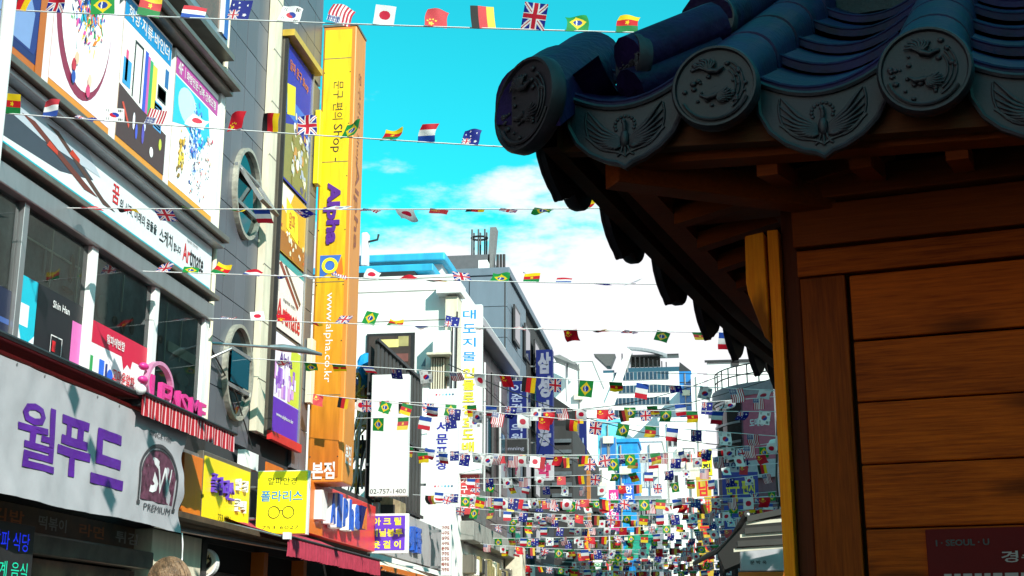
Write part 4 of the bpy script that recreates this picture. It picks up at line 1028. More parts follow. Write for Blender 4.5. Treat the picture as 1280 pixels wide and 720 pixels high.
# red awning above the banner (retracted part) and striped valance
aw = E('red_awning', 'dark red retracted awning running above the white Korean banner', 'awning', (-5.5, 9.5, 3.6))
mb = MB()
prof = [(-6.0, 3.86), (-5.30, 3.74), (-5.24, 3.70), (-5.24, 3.67), (-5.32, 3.68), (-6.0, 3.78)]
V = [(x, y, z) for y in (6.5, 12.05) for x, z in prof]; n = len(prof)
mb.add(V, [(i, n + i, n + (i + 1) % n, (i + 1) % n) for i in range(n)] + [tuple(range(n)), tuple(range(2 * n - 1, n - 1, -1))])
mb.build('canopy', REDF, aw)
for i in range(22):
    y = 6.6 + .25 * i; tubem([(-5.28, y, 3.70), (-5.9, y, 3.80)], .014, 'rib', CABLE, aw, seg=5)
tubem([(-5.23, 6.5, 3.70), (-5.23, 12.05, 3.70)], .022, 'front_bar', DARKM, aw)
sv = E('striped_awning', 'small red and white striped awning valance with black bar beneath the pink letters', 'awning', (-5.3, 13.4, 3.6))
ST2 = print_mat('striped_cloth', .8)
mb = MB(); ny = 120
def vpx(y, z): return -5.2 + .02 * math.sin(y * 26) * (3.75 - z) * 1.5
y0, y1 = at_x(178, 492, -5.2).y, at_x(293, 545, -5.2).y
for i in range(ny):
    a = y0 + (y1 - y0) * i / ny; b = y0 + (y1 - y0) * (i + 1) / ny; zb = 3.50 + .015 * math.sin(a * 20)
    mb.add([(vpx(a, 3.70), a, 3.70), (vpx(b, 3.70), b, 3.70), (vpx(b, 3.46), b, 3.51), (vpx(a, 3.46), a, 3.51)], [(0, 3, 2, 1)], col='#a81424' if i % 4 != 3 else '#e0b8bc')
mb.build('valance', ST2, sv, colors=True)
mb = MB()
for i in range(ny):
    a = y0 + (y1 - y0) * i / ny; b = y0 + (y1 - y0) * (i + 1) / ny
    mb.add([(-5.2, a, 3.71), (-5.2, b, 3.71), (-5.98, b, 3.86), (-5.98, a, 3.86)], [(0, 1, 2, 3)], col='#8c1020' if i % 4 != 3 else '#d0a8ac')
mb.build('canopy', ST2, sv, colors=True)
tubem([(-5.19, y0 - .03, 3.715), (-5.19, y1 + .03, 3.715)], .020, 'front_bar', DARKM, sv)
MB().ball((-5.19, y0 - .08, 3.73), .06, .06, .05).build('end_cap', WHITE, sv, smooth=True)
boxm(WORLD, -5.96, -5.22, 3.60, 3.66, -y0 - .02, -y0 - .08, 'folding_arm', DARKM, sv)

# pink raised letters
S58 = SIDE(-5.72)
ln = E('pink_letters', 'raised pink LENS ME lettering with a pink ring standing on the striped awning', 'sign', (-5.8, 14, 3.8))
def xl(px0, px1, py0, py1, ch, m=MAGENTA, depth=.05):
    a = at_x(px0, (py0 + py1) / 2, -5.72); b = at_x(px1, (py0 + py1) / 2, -5.72); t_ = at_x((px0 + px1) / 2, py0, -5.72); u = at_x((px0 + px1) / 2, py1, -5.72)
    text(ch, S58, (a.y + b.y) / 2, (t_.z + u.z) / 2, b.y - a.y, t_.z - u.z, -depth, m, ln, bold=.02, depth=depth, name='letter')
for ch, p in zip('LENSME', ((189, 202, 470, 502), (202, 214, 480, 510), (214, 226, 486, 516), (226, 236, 492, 520), (240, 249, 498, 524), (250, 258, 504, 528))): xl(*p, ch)
mb = MB(); c_ = at_x(202, 478, -5.72); ring(mb, S58, c_.y, c_.z - .05, .36, .27, .04, -.06, .0, n=36); mb.build('ring', mat('pale_pink', (.55, .22, .38), .35), ln, smooth=False)
for dz in (-.05, .09): MB().ball((-5.75, c_.y - .42, c_.z + dz), .05, .08, .04).build('petal', MAGENTA, ln, smooth=True)
boxm(S6, 12.6, 15.5, 3.46, 3.86, .06, .10, 'sign_backing', DARKM, ln)

# orange panel and yellow optician box sign
op = E('orange_fascia', 'flat orange fascia panel between the banner and the yellow optician box sign', 'sign', (-5.9, 15.4, 2.75))
boxm(S6, at_x(229, 600, -5.8).y, at_x(253, 600, -5.8).y, at_x(240, 652, -5.8).z, at_x(240, 568, -5.8).z, .08, .20, 'panel', ORANGE, op, bevel=.008)
XB = -5.80
ya, yz = at_x(257, 575, XB).y, at_x(313, 590, XB).y; zlo = at_x(256, 657, XB).z; zhi = at_x(285, 580, XB).z
yb = E('optician_box_sign', 'yellow box sign in a dark frame with raised purple and white Korean letters', 'sign', (XB, (ya + yz) / 2, zlo))
boxm(S6, ya - .03, yz + .08, zlo - .06, zhi + .06, .02, .185, 'frame', BRONZE, yb, bevel=.01)
boxm(S6, ya, yz, zlo, zhi, .186, .20, 'face', YEL, yb)
S2 = SIDE(XB)
fy = lambda f: ya + (yz - ya) * f
fz = lambda f: zlo + (zhi - zlo) * f
for i, ch in enumerate('폴라리스'): text(ch, S2, fy(.17 + .125 * i), fz(.64 - .015 * i), .15, .22, .002, PURP2, yb, depth=.04, bold=.01, name='letter')
for i, ch in enumerate('안경'): text(ch, S2, fy(.70 + .15 * i), fz(.74), .15, .15, .002, WHITE, yb, depth=.04, bold=.015, name='letter')
for i, ch in enumerate('콘택'): text(ch, S2, fy(.70 + .13 * i), fz(.42), .14, .15, .002, WHITE, yb, depth=.04, bold=.015, name='letter')
text('753.6001', S2, fy(.45), fz(.17), .44, .08, .003, BLACKI, yb, bold=0)
boxm(S6, at_x(305, 560, -5.9).y, at_x(322, 560, -5.9).y, zhi + .08, zhi + .30, .02, .12, 'junction_box', WHITE, yb)
# square projecting sign, faces the camera
YQ = yz + .30
sq = E('optician_square_sign', 'bright yellow square projecting sign with black spectacles drawn on it', 'sign', (-5.6, YQ, 2.8))
YQ = yz + .30
FQ = FACE(YQ)
q0, q1 = at_y(321, 628, YQ).x, at_y(383, 628, YQ).x; qz0, qz1 = at_y(352, 667, YQ).z, at_y(352, 589, YQ).z; qc = (q0 + q1) / 2; qw = q1 - q0; qh = qz1 - qz0
boxm(FQ, q0, q1, qz0, qz1, -.14, 0, 'box', YEL2, sq, bevel=.006)
boxm(FQ, q0 - .012, q1 + .012, qz0 - .012, qz1 + .012, -.12, -.02, 'rim', WHITE, sq, bevel=.004)
def qt(body, fy_, w_, h_, m, bold): text(body, FQ, qc, qz0 + qh * fy_, qw * w_, qh * h_, .004, m, sq, bold=bold)
qt('알파안경', .84, .58, .12, BLACKI, -.005); qt('폴라리스', .60, .84, .17, CYANB, .012); qt('753 6027', .10, .74, .05, BLACKI, -.01)
mb = MB(); ring(mb, FQ, qc - qw * .145, qz0 + qh * .34, qw * .12, qw * .12, .009, .003, .006); ring(mb, FQ, qc + qw * .145, qz0 + qh * .34, qw * .12, qw * .12, .009, .003, .006)
mb.tube([FQ.p(qc + .012 * i, qz0 + qh * .36 + .012 * math.cos(i * .8), .005) for i in range(-2, 3)], .004, 5)
mb.build('spectacles', BLACKI, sq)
for z in (qz0 + .2, qz1 - .2): tubem([(q0 + .02, YQ + .07, z), (-5.99, YQ + .07, z)], .02, 'bracket', ALU, sq)

# Alpha red fascia
ra_ = E('red_fascia_sign', 'red and orange shop fascia with raised white and blue Alpha letters', 'sign', (-5.9, 22, 3.05))
boxm(S6, 20.02, 24.08, 3.06, 3.86, -.05, .10, 'panel', RED, ra_, bevel=.01)
boxm(S6, 17.76, 20.6, 3.06, 3.84, .101, .12, 'orange_panel', ORANGE, ra_)
S3 = SIDE(-5.88)
XR = -5.72
for i, (ch, hh) in enumerate(zip('Alpha', (.46, .52, .44, .48, .40))): text(ch, S3, 20.62 + .37 * i, 3.49, .25, hh, .15, BLUE, ra_, depth=.02, bold=.035, name='letter')
for i, (ch, hh) in enumerate(zip('Alpha', (.48, .54, .46, .50, .42))): text(ch, S3, 20.62 + .37 * i, 3.49, .26, hh, .0, WHITE, ra_, depth=.148, bold=.045, name='letter_return')
MB().box(S3, 22.44, 22.80, 3.34, 3.72, 0, .14).build('emblem', NAVY, ra_); MB().prism(S3, [(22.50, 3.34), (22.76, 3.70), (22.80, 3.34)], .141, .15).build('emblem_tail', ORANGE, ra_)
boxm(S6, 20.1, 20.4, 3.28, 3.72, .1, .24, 'white_box', WHITE, ra_)
# wall of the annex behind the red fascia and lower storefront
ax = E('annex_building', 'low red-fronted annex shop with a cluttered flat roof between the grey and white buildings', 'building', (-8, 22, 0))
boxm(WORLD, -14, -6.06, 0, 4.0, -24.4, -20.02, 'wall', DCONC, ax)
boxm(S6, 15.3, 24.4, .05, 2.78, -.0, .02, 'shop_void', DARK, ax)
for y in (15.35, 17.6, 19.4, 21.5, 23.9): boxm(S6, y, y + .16, 0, 2.62, .02, .20, 'shop_post', ORANGE if y in (17.6, 19.4) else DCONC, ax)
for a in (15.6, 17.9, 19.7, 21.8): boxm(S6, a, a + 1.4, .3, 2.3, .03, .05, 'shop_window', mat('warm_shop_window', (.045, .03, .015), .2, var=.6, scale=2), ax)
tubem([(-5.6, 13.4, 2.62), (-5.5, 17.5, 2.66), (-5.4, 20.2, 2.66)], .03, 'awning_rail', ALU, ax)
mb = MB().box(WORLD, -5.98, -5.35, 2.70, 2.76, -17.7, -13.4); mb.build('canopy_slab', mat('rusty_canopy', (.09, .055, .03), .7, var=.5, scale=3), ax)
# round sign
rs = E('round_sign', 'round white hanging sign with a brown food picture under the yellow box sign', 'sign', (-5.85, 15.5, 2.1))
FRD = FACE(15.5)
mb = MB(); P = [(-5.85 + .17 * math.cos(2 * math.pi * i / 32), 2.36 + .17 * math.sin(2 * math.pi * i / 32)) for i in range(32)]; mb.prism(FRD, P, -.10, 0); mb.build('drum', WHITE, rs, bevel=.006)
mb = MB(); mb.ell(FRD, -5.85, 2.36, .15, .15, .002, col='#d8cfc0', n=28); mb.ell(FRD, -5.85, 2.375, .11, .095, .004, col='#2a1a12', n=24)
for k in range(16): mb.ell(FRD, -5.85 + g.gauss(0, .045), 2.375 + g.gauss(0, .035), g.uniform(.01, .035), g.uniform(.01, .03), .005 + .0002 * k, col=g.choice(['#c88a48', '#e8c890', '#a04a1c', '#f0e0c0', '#b86a30']), n=7)
mb.build('picture', PRINT, rs, colors=True); text('COFFEE & TEA', FRD, -5.85, 2.235, .15, .018, .006, BLACKI, rs, bold=0)
tubem([(-5.85, 15.55, 2.53), (-5.85, 15.55, 2.68)], .012, 'hanger', DARKM, rs)

# pink awning
def awning(name, label, y0, y1, xw, xf, zw, zf, m, drop=.22, ribs=6, cols=None):
    a = E(name, label, 'awning', ((xw + xf) / 2, (y0 + y1) / 2, zf))
    ny = max(8, int((y1 - y0) * 12)); mb = MB(); V = []
    nx = 6
    for i in range(ny + 1):
        y = y0 + (y1 - y0) * i / ny
        for j in range(nx + 1):
            f = j / nx; sagz = -.07 * math.sin(math.pi * f) * (.4 + .6 * abs(math.sin(math.pi * i / ny * ribs)))
            V.append((xw + (xf - xw) * f, y, zw + (zf - zw) * f + sagz))
    F = [(i * (nx + 1) + j, i * (nx + 1) + j + 1, (i + 1) * (nx + 1) + j + 1, (i + 1) * (nx + 1) + j) for i in range(ny) for j in range(nx)]
    b = mb.add(V, F).build('canopy', m, a, smooth=True)
    mb = MB(); V = []
    for i in range(ny * 2 + 1):
        y = y0 + (y1 - y0) * i / (ny * 2); w_ = .012 * math.sin(i * 1.9)
        V += [(xf, y, zf), (xf + w_ + .01, y, zf - drop * .5), (xf + w_ * 2.2, y, zf - drop + .015 * abs(math.sin(i * .8)))]
    mb.add(V, [(3 * i + j, 3 * i + j + 1, 3 * i + j + 4, 3 * i + j + 3) for i in range(ny * 2) for j in range(2)]); mb.build('valance', m, a, smooth=True)
    tubem([(xf, y0 - .03, zf), (xf, y1 + .03, zf)], .018, 'front_bar', DARKM, a)
    for i in range(ribs + 1):
        y = y0 + (y1 - y0) * i / ribs; tubem([(xw, y, zw - .09), (xf, y, zf - .02)], .012, 'arm', ALU, a, seg=5)
    return a
pa = awning('pink_awning', 'faded pink awning with fringed valance below the red Alpha fascia', 16.0, 20.75, -5.95, -5.0, 3.0, 2.70, PINKF, .24)
MB().box(WORLD, -5.04, -4.96, 2.66, 2.74, -16.05, -15.95).build('end_cap', WHITE, pa)
awning('cream_awning', 'cream and orange edged awning right of the pink awning', 20.9, 27.6, -5.95, -5.0, 2.95, 2.60, mat('cream_awning_cloth', (.72, .66, .55), .8, var=.15), .05)
boxm(WORLD, -5.06, -4.98, 2.56, 2.64, -27.6, -20.9, 'awning_edge', ORANGE, ax)
awning('brown_awning', 'dark brown narrow awning farther along the left shop row', 27.9, 33.0, -5.95, -5.1, 2.95, 2.66, mat('brown_awning_cloth', (.13, .07, .04), .8), .12)
awning('beige_awning', 'beige awning over the shops beyond the brown one', 33.3, 40.0, -5.95, -5.1, 3.1, 2.8, mat('beige_awning_cloth', (.5, .42, .28), .8), .12)

# purple sign, faces the camera
ps = E('purple_sign', 'purple square sign with three rows of yellow Korean words and white border', 'sign', (-5.68, 24.2, 3.05))
FP = FACE(24.15)
boxm(FP, -6.06, -5.31, 3.04, 3.74, -.10, -.004, 'box', WHITE, ps, bevel=.008); boxm(FP, -6.02, -5.37, 3.09, 3.70, -.003, .006, 'face', PURP2, ps)
text('아 크 릴', FP, -5.70, 3.60, .52, .14, .008, YELI, ps, bold=.03); text('비닐봉투', FP, -5.70, 3.40, .58, .14, .008, YELI, ps, bold=.03); text('옷 걸 이', FP, -5.70, 3.19, .52, .14, .008, YELI, ps, bold=.03)
# ================================================================== MIDDLE DISTANCE, left side of the street
def px_rect(px0, px1, py0, py1, Y):
    yc = (py0 + py1) / 2; xc = (px0 + px1) / 2
    return at_y(px0, yc, Y).x, at_y(px1, yc, Y).x, at_y(xc, py1, Y).z, at_y(xc, py0, Y).z
# --- cluttered yard over the annex roof: frames, pipes, boxes
yd = E('rooftop_frames', 'yellow steel frames with stacked boxes and pipes on the annex roof behind the column sign', 'scaffold', (-6.6, 24.6, 4.0))
g = random.Random(31)
for x in (-6.75, -6.45, -6.12):
    for y in (24.8, 25.9): tubem([(x, y, 4.0), (x, y, 6.6)], .028, 'upright', SCAF, yd, seg=6)
for z in (4.35, 4.9, 5.45, 6.0, 6.45):
    tubem([(-6.85, 24.8, z), (-6.05, 24.8, z)], .024, 'rail', SCAF, yd, seg=6)
    tubem([(-6.12, 24.8, z), (-6.12, 25.9, z)], .024, 'rail', SCAF, yd, seg=6)
for k in range(6):
    x0 = g.uniform(-6.8, -6.4); tubem([(x0, 24.76, 4.3 + .35 * k), (x0 + .4, 24.75, 4.7 + .38 * k)], .018, 'diagonal_brace', SCAF, yd, seg=6)
for k in range(12):
    x0 = g.uniform(-6.8, -6.3); z0 = [4.38, 4.93, 5.48, 6.03][k % 4]
    w_ = g.uniform(.16, .3); boxm(WORLD, x0, x0 + w_, z0, z0 + g.uniform(.2, .36), -25.5, -25.0 - .02 * k, 'stacked_box', g.choice([WHITE, CREAM, mat('brown_carton', (.25, .13, .05), .8), DCONC]), yd)
for k in range(9):
    P = [(-6.8 + .06 * k, 24.70, 4.05 + .1 * (k % 3))]
    for j in range(4): P.append((P[-1][0] + g.uniform(-.05, .14), 24.68 - .01 * k, P[-1][2] + g.uniform(.2, .5)))
    tubem(P, .014 if k % 2 else .022, 'loose_pipe', WHITE if k % 3 else DARKM, yd, seg=5)
tp = E('blue_tarp_bundle', 'bright blue tarpaulin bundle on top of the yellow frames beside the slatted screen', 'tarp', (-6.4, 24.9, 6.6))
x0, x1, z0, z1 = px_rect(434, 462, 441, 478, 24.7)
mb = MB(); mb.ball(((x0 + x1) / 2 + .06, 25.0, (z0 + z1) / 2), (x1 - x0) * .36, .3, (z1 - z0) * .55, nu=14, nv=9)
for i, v in enumerate(mb.v):
    v = Vector(v); v += Vector((noise.noise(v * 6), noise.noise(v * 5 + Vector((3, 1, 2))), noise.noise(v * 6 + Vector((7, 2, 2))))) * .09; mb.v[i] = tuple(v)
mb.build('tarpaulin', TARP, tp, smooth=False)
mb = MB().box(WORLD, x0 - .15, x1 - .35, z0 - .1, z0 + .16, -25.3, -24.75); mb.build('folded_sheet', TARP, tp)

# --- dark slatted screen with white sign
sc_ = E('slatted_screen', 'dark vertical slatted metal screen running along the street above the grey fascia', 'screen', (-6, 26, 4))
n = 13
sm_ = MB().box(Fr((0, 0, 0), (0, 1, 0), (0, 0, 1), (1, 0, 0)), 0, .20, 0, 2.95, 0, .05).mesh('slat'); sm_.materials.append(mat('dark_slat', (.055, .052, .05), .5, metal=.2, var=.2, streak=1))
for i in range(n): piece('slat', sm_, sc_, (0, 24.1 + i * .325 - 26, 0))
for z in (4.02, 5.4, 6.9): boxm(SIDE(-6), 24.05, 28.34, z, z + .06, .05, .09, 'slat_rail', DARKM, sc_)
for i in range(5): piece('slat', sm_, sc_, (-.05 - .16 * i, 28.30 - 26, 0), rot=(0, 0, math.pi / 2))
boxm(SIDE(-6.1), 24.1, 28.3, 4.0, 6.85, -.02, 0, 'backing_sheet', DCONC, sc_)
phs = E('phone_sign', 'blank white upright sign with a phone number along its lower edge', 'sign', (-5.7, 24.1, 4.1))
FPh = FACE(24.0); x0, x1, z0, z1 = px_rect(463, 510, 468, 620, 24.0)
boxm(FPh, x0, x1, z0, z1, -.16, 0, 'box', WHITE, phs, bevel=.008)
text('02-757-1400', FPh, (x0 + x1) / 2, z0 + .085, .66, .085, .003, BLACKI, phs, bold=0)
mb = MB(); mb.ell(FPh, x0 + .27, z1 - .66, .10, .12, .003, col='#f0e8d8', n=20); mb.ell(FPh, x0 + .27, z1 - .67, .055, .04, .005, col='#e08a30', n=12); mb.rect(FPh, x0 + .22, x0 + .32, z1 - .72, z1 - .69, .006, col='#803818'); mb.build('emblem', PRINT, phs, colors=True)
for z in (4.6, 5.9): boxm(FPh, x0 - .1, x0 + .02, z, z + .04, -.1, -.06, 'bracket', ALU, phs)
# small gabled box under the sign
gb = E('gabled_hatch', 'small tan gabled hatch box between white phone sign and purple sign', 'roof hatch', (-5.8, 24.8, 3.8))
FG = FACE(24.6); x0, x1, z0, z1 = px_rect(467, 500, 620, 652, 24.6)
MB().prism(FG, [(x0, z0), (x1, z0), (x1, z1 - .10), (x0 + .16, z1 + .02), (x0, z1 - .12)], -.5, 0).build('hatch_body', mat('tan_sheet', (.32, .25, .15), .6, var=.3, scale=6), gb, bevel=.006)
boxm(FG, x0 + .14, x0 + .40, z0 + .05, z1 - .16, 0, .012, 'louvre', DCONC, gb)

# --- grey fascia with blue letters
gf = E('grey_fascia_sign', 'long light grey shop fascia with raised blue Korean letters', 'sign', (-5.95, 28, 3.1))
boxm(SIDE(-6), 24.45, 31.0, 3.08, 3.98, -.05, .06, 'panel', mat('warm_grey_panel', (.36, .34, .35), .5, var=.08, streak=1), gf, bevel=.01)
for i, ch in enumerate('수예품'): text(ch, SIDE(-5.94), 26.4 + .62 * i, 3.52, .55, .5, 0, BLUE, gf, depth=.10, bold=.05, name='letter')
boxm(SIDE(-5.94), 25.55, 26.0, 3.40, 3.75, 0, .10, 'letter_box', WHITE, gf)
# row of low shops farther on
boxm(SIDE(-6), 24.45, 40.9, 0, 3.05, -.4, -.3, 'shop_void', DARK, None, label='dark open shopfronts under the awnings farther along the left row', cat='shopfront')

# --- white building with blue roof edge (wall facing the camera)
wb = E('white_building', 'white three-storey building with cyan roof edge and a wide window, behind the slatted screen', 'building', (-10, 35, 0))
ZT = at_y(500, 345, 32).z
boxm(WORLD, -14, -6.0, 0, ZT, -40.8, -32.0, 'wall', PLASTER, wb)
FW = FACE(32.0)
for zz in (at_y(500, 365, 32).z, at_y(500, 402, 32).z, at_y(500, 330, 32).z - .4): boxm(FW, -14, -6.0, zz, zz + .03, .0, .006, 'wall_joint', CONC, wb)
wx0, wx1, wz0, wz1 = px_rect(461, 516, 419, 468, 32)
wi = boxm(FW, wx0 - .05, wx1 + .05, wz0 - .9, wz1 + .04, -.0, .05, 'window', DARKM, wb)
boxm(FW, wx0, wx1 - .05, wz0, wz1 - .03, .051, .06, 'pane', mat('shaded_room', (.06, .045, .04), .3), wi)
boxm(FW, wx0 + .25, wx1 - .35, wz1 - .32, wz1 - .12, .061, .07, 'coloured_blind', mat('pale_yellow_blind', (.72, .62, .22), .6), wi); boxm(FW, wx1 - .36, wx1 - .1, wz1 - .3, wz1 - .05, .061, .068, 'coloured_blind', mat('olive_blind', (.35, .30, .12), .6), wi)  # plain yellow and olive blind colours
boxm(FW, wx0 + .1, wx1 - .1, wz0 + .30, wz0 + .50, .061, .068, 'shelf', mat('maroon_shelf', (.18, .06, .05), .6), wi)
boxm(FW, wx0 + .5, wx1 - .06, wz0 - .18, wz0 + .0, .061, .08, 'sill', WHITE, wi); boxm(FW, wx0 + .9, wx1 - .1, wz0 - .8, wz0 - .2, .061, .07, 'lower_pane', BLUEPANEL, wi)
# blue roof and step-back
TR = at_y(500, 322, 34).z
boxm(WORLD, -14, -7.0, ZT, ZT + .12, -40, -32.0, 'roof_edge', DARKM, wb)
boxm(WORLD, -14, -6.55, ZT + .13, ZT + .33, -33.5, -32.1, 'roof_gutter', TEALROOF, wb, bevel=.03)
boxm(WORLD, -9.9, -6.9, ZT + .34, at_y(500, 326, 35).z, -38, -35.0, 'roof_room', WHITE, wb)
x0, x1, z0, z1 = px_rect(442, 556, 317, 327, 34.6)
boxm(WORLD, x0, x1, z0, z1, -37, -34.6, 'roof_slab', TEALROOF, wb, bevel=.04)
x0, x1, z0, z1 = px_rect(451, 459, 290, 332, 34.0)
boxm(WORLD, x0, x1, z0, z1, -34.3, -34.0, 'vent_pipe', WHITE, wb, bevel=.04)
tubem([(x1, 34.1, z1 - .25), (x1 + .25, 34.1, z1 - .2), (x1 + .28, 34.1, z1 - .05)], .03, 'pipe_arm', DARKM, wb, seg=6)
# side annex bays beside the sign
for (a, b, c, d, Y, nm, m) in ((545, 576, 352, 366, 31.6, 'canopy', WHITE), (541, 562, 413, 440, 31.4, 'bay_box', PLASTER), (533, 563, 440, 443, 31.35, 'bay_ledge', CREAM), (538, 556, 447, 500, 31.7, 'bay_shutter', mat('brown_shutter', (.20, .14, .09), .6, var=.3, streak=1)), (556, 572, 370, 470, 31.75, 'drain_panel', CREAM), (512, 534, 471, 474, 31.7, 'ledge', CREAM), (520, 545, 485, 560, 31.7, 'lower_bay', PLASTER)):
    x0, x1, z0, z1 = px_rect(a, b, c, d, Y); boxm(WORLD, x0, x1, z0, z1, -32.3, -Y, nm, m, wb, bevel=.01)
for i in range(6):
    x0, x1, z0, z1 = px_rect(539 + 3 * i, 540.3 + 3 * i, 448, 500, 31.68); boxm(WORLD, x0, x1, z0, z1, -31.75, -31.64, 'shutter_rib', CREAM, wb)
for (a, b) in ((527, 532), (523, 531)):
    pass
x0, x1, z0, z1 = px_rect(523, 531, 463, 469, 31.9); boxm(WORLD, x0, x1, z0, z1, -32.02, -31.9, 'small_window', BLUEPANEL, wb)
x0, x1, z0, z1 = px_rect(527, 532, 447, 458, 31.9); MB().prism(FACE(31.9), [(x0, z0), (x1, z0), (x1, z1), (x0 + .1, z0 + .2)], 0, .05).build('duct_elbow', BLUEPANEL, wb)
for k in range(5):
    x = at_y(563 + 1.8 * k, 400, 31.5).x; tubem([(x, 31.5, 6.0 + .2 * k), (x + .02, 31.5, 8.8 + .12 * k)], .022, 'conduit', (ALU, DARKM, WHITE)[k % 3], wb, seg=5)

# --- projecting signs
def proj(name, label, px0, px1, py0, py1, Y, m, thick=.2, rim=None, pole=True):
    x0, x1, z0, z1 = px_rect(px0, px1, py0, py1, Y)
    r_ = E(name, label, 'sign', ((x0 + x1) / 2, Y, z0))
    boxm(FACE(Y), x0, x1, z0, z1, -thick, 0, 'box', m, r_, bevel=.012)
    if rim: boxm(FACE(Y), x0 - .03, x1 + .03, z0 - .03, z1 + .03, -thick * .8, -thick * .2, 'rim', rim, r_)
    if pole:
        for f in (.15, .85): boxm(FACE(Y), x0 - .25, x0, z0 + (z1 - z0) * f, z0 + (z1 - z0) * f + .05, -thick * .7, -thick * .4, 'bracket', ALU, r_)
    return r_, x0, x1, z0, z1
def zof(py, Y, px=600): return at_y(px, py, Y).z
r_, x0, x1, z0, z1 = proj('paper_shop_sign', 'tall white projecting sign with blue Korean letters above yellow ones', 570, 602, 381, 592, 33, WHITE)
xm = (x0 + x1) / 2; F_ = FACE(33)
column_text('대도지물', F_, xm, zof(384, 33), zof(454, 33), .34, .004, CYANB, r_, bold=.015, fill=.66)
column_text('인물로창호도배', F_, xm, zof(458, 33), zof(566, 33), .30, .004, YELI, r_, bold=.012, depth=.03)
r_, x0, x1, z0, z1 = proj('packing_shop_sign', 'white projecting sign with four navy Korean syllables and coloured dots above and below', 533, 572, 486, 628, 29.5, WHITE)
xm = (x0 + x1) / 2; F_ = FACE(29.5)
column_text('서문포장', F_, xm, zof(524, 29.5), zof(588, 29.5), .26, .004, mat('indigo_ink', (.03, .03, .30), .4), r_, bold=.03)
mb = MB()
for zz in (zof(492, 29.5), zof(607, 29.5)):
    for k, c_ in enumerate(('#d04060', '#e8a0a8', '#a8d8e8', '#48a8c8', '#48a0c0', '#205878')): mb.ell(F_, xm - .14 + .075 * k, zz, .022, .022, .004, col=c_, n=10)
mb.build('dots', PRINT, r_, colors=True)
r_, x0, x1, z0, z1 = proj('teal_lightbox', 'small pale lightbox with blue print under the tall white projecting sign', 572, 601, 562, 590, 33.4, WHITE)
text('벽지', FACE(33.4), x0 + .2, z1 - .2, .25, .2, .004, BLUE, r_); 
r_, x0, x1, z0, z1 = proj('red_furniture_sign', 'dark red projecting sign with white Korean letters in two columns', 572, 598, 593, 643, 33.2, mat('brick_red_panel', (.42, .035, .04), .45))
column_text('가구특수', FACE(33.2), x0 + .17, z1 - .05, z0 + .08, .17, .004, WHITE, r_); column_text('방지문수', FACE(33.2), x0 + .38, z1 - .05, z0 + .08, .13, .004, WHITE, r_)
r_, x0, x1, z0, z1 = proj('blue_clinic_sign', 'blue projecting clinic sign with pale Korean letters, left of the taller navy one', 634, 658, 476, 556, 41.5, NAVY, rim=ALU)
column_text('이준걸 의원', FACE(41.5), (x0 + x1) / 2, z1 - .08, z0 + .08, .36, .004, mat('pale_blue_ink', (.28, .33, .48), .4), r_, bold=.02)
r_, x0, x1, z0, z1 = proj('navy_column_sign', 'tall navy column sign with large grey Korean syllables, highest of the navy signs', 670, 691, 437, 574, 47, NAVY, .4)
column_text('삼성까웅', FACE(47), (x0 + x1) / 2, z1 - .05, z1 - 3.5, .46, .006, mat('grey_ink', (.20, .21, .28), .4), r_, bold=.06, fill=.9)
r_, x0, x1, z0, z1 = proj('black_shop_sign', 'black square sign with grey latin lettering below the blue clinic sign', 631, 659, 549, 576, 40.9, DARKM, rim=ALU)
text('mning', FACE(40.9), (x0 + x1) / 2, z1 - .3, .5, .14, .004, MATS['grey_ink'], r_)
r_, x0, x1, z0, z1 = proj('pharmacy_sign', 'white sign with one big magenta syllable for pharmacy', 668, 692, 575, 601, 45, mat('dull_white_panel', (.42, .42, .45), .5))
text('약', FACE(45), (x0 + x1) / 2, (z0 + z1) / 2, .45, .5, .004, mat('dark_magenta_ink', (.40, .02, .10), .4), r_, bold=.06)
r_, x0, x1, z0, z1 = proj('small_navy_sign', 'narrow dark blue projecting sign right of the tall navy column sign', 717, 733, 514, 582, 62, NAVY, .3)
column_text('신세계', FACE(62), (x0 + x1) / 2, z1 - 1.2, z0 + .1, .36, .004, MATS['pale_blue_ink'], r_)
r_, x0, x1, z0, z1 = proj('orange_column_sign', 'orange brown column sign with faded dark lettering', 718, 738, 580, 668, 62.5, mat('burnt_orange', (.40, .15, .03), .5, var=.2), .3)
column_text('숯불갈비', FACE(62.5), (x0 + x1) / 2, z1 - .3, z0 + .3, .45, .004, NAVY, r_)
r_, x0, x1, z0, z1 = proj('red_pharmacy_sign', 'white sign at the bottom with a large red syllable', 647, 668, 706, 726, 44, WHITE)
text('약', FACE(44), (x0 + x1) / 2, (z0 + z1) / 2, .4, .38, .004, REDI, r_, bold=.04)
r_, x0, x1, z0, z1 = proj('brown_notice_signs', 'narrow white sign with small red and brown lettering beside the grey overhang', 551, 563, 655, 720, 29.0, WHITE)
for k in range(9): text('가나상사문구도매'[k % 8] + '구도', FACE(29), (x0 + x1) / 2, z1 - .08 - .11 * k, .17, .08, .004, mat('rust_ink', (.3, .05, .03), .5), r_, bold=.04)

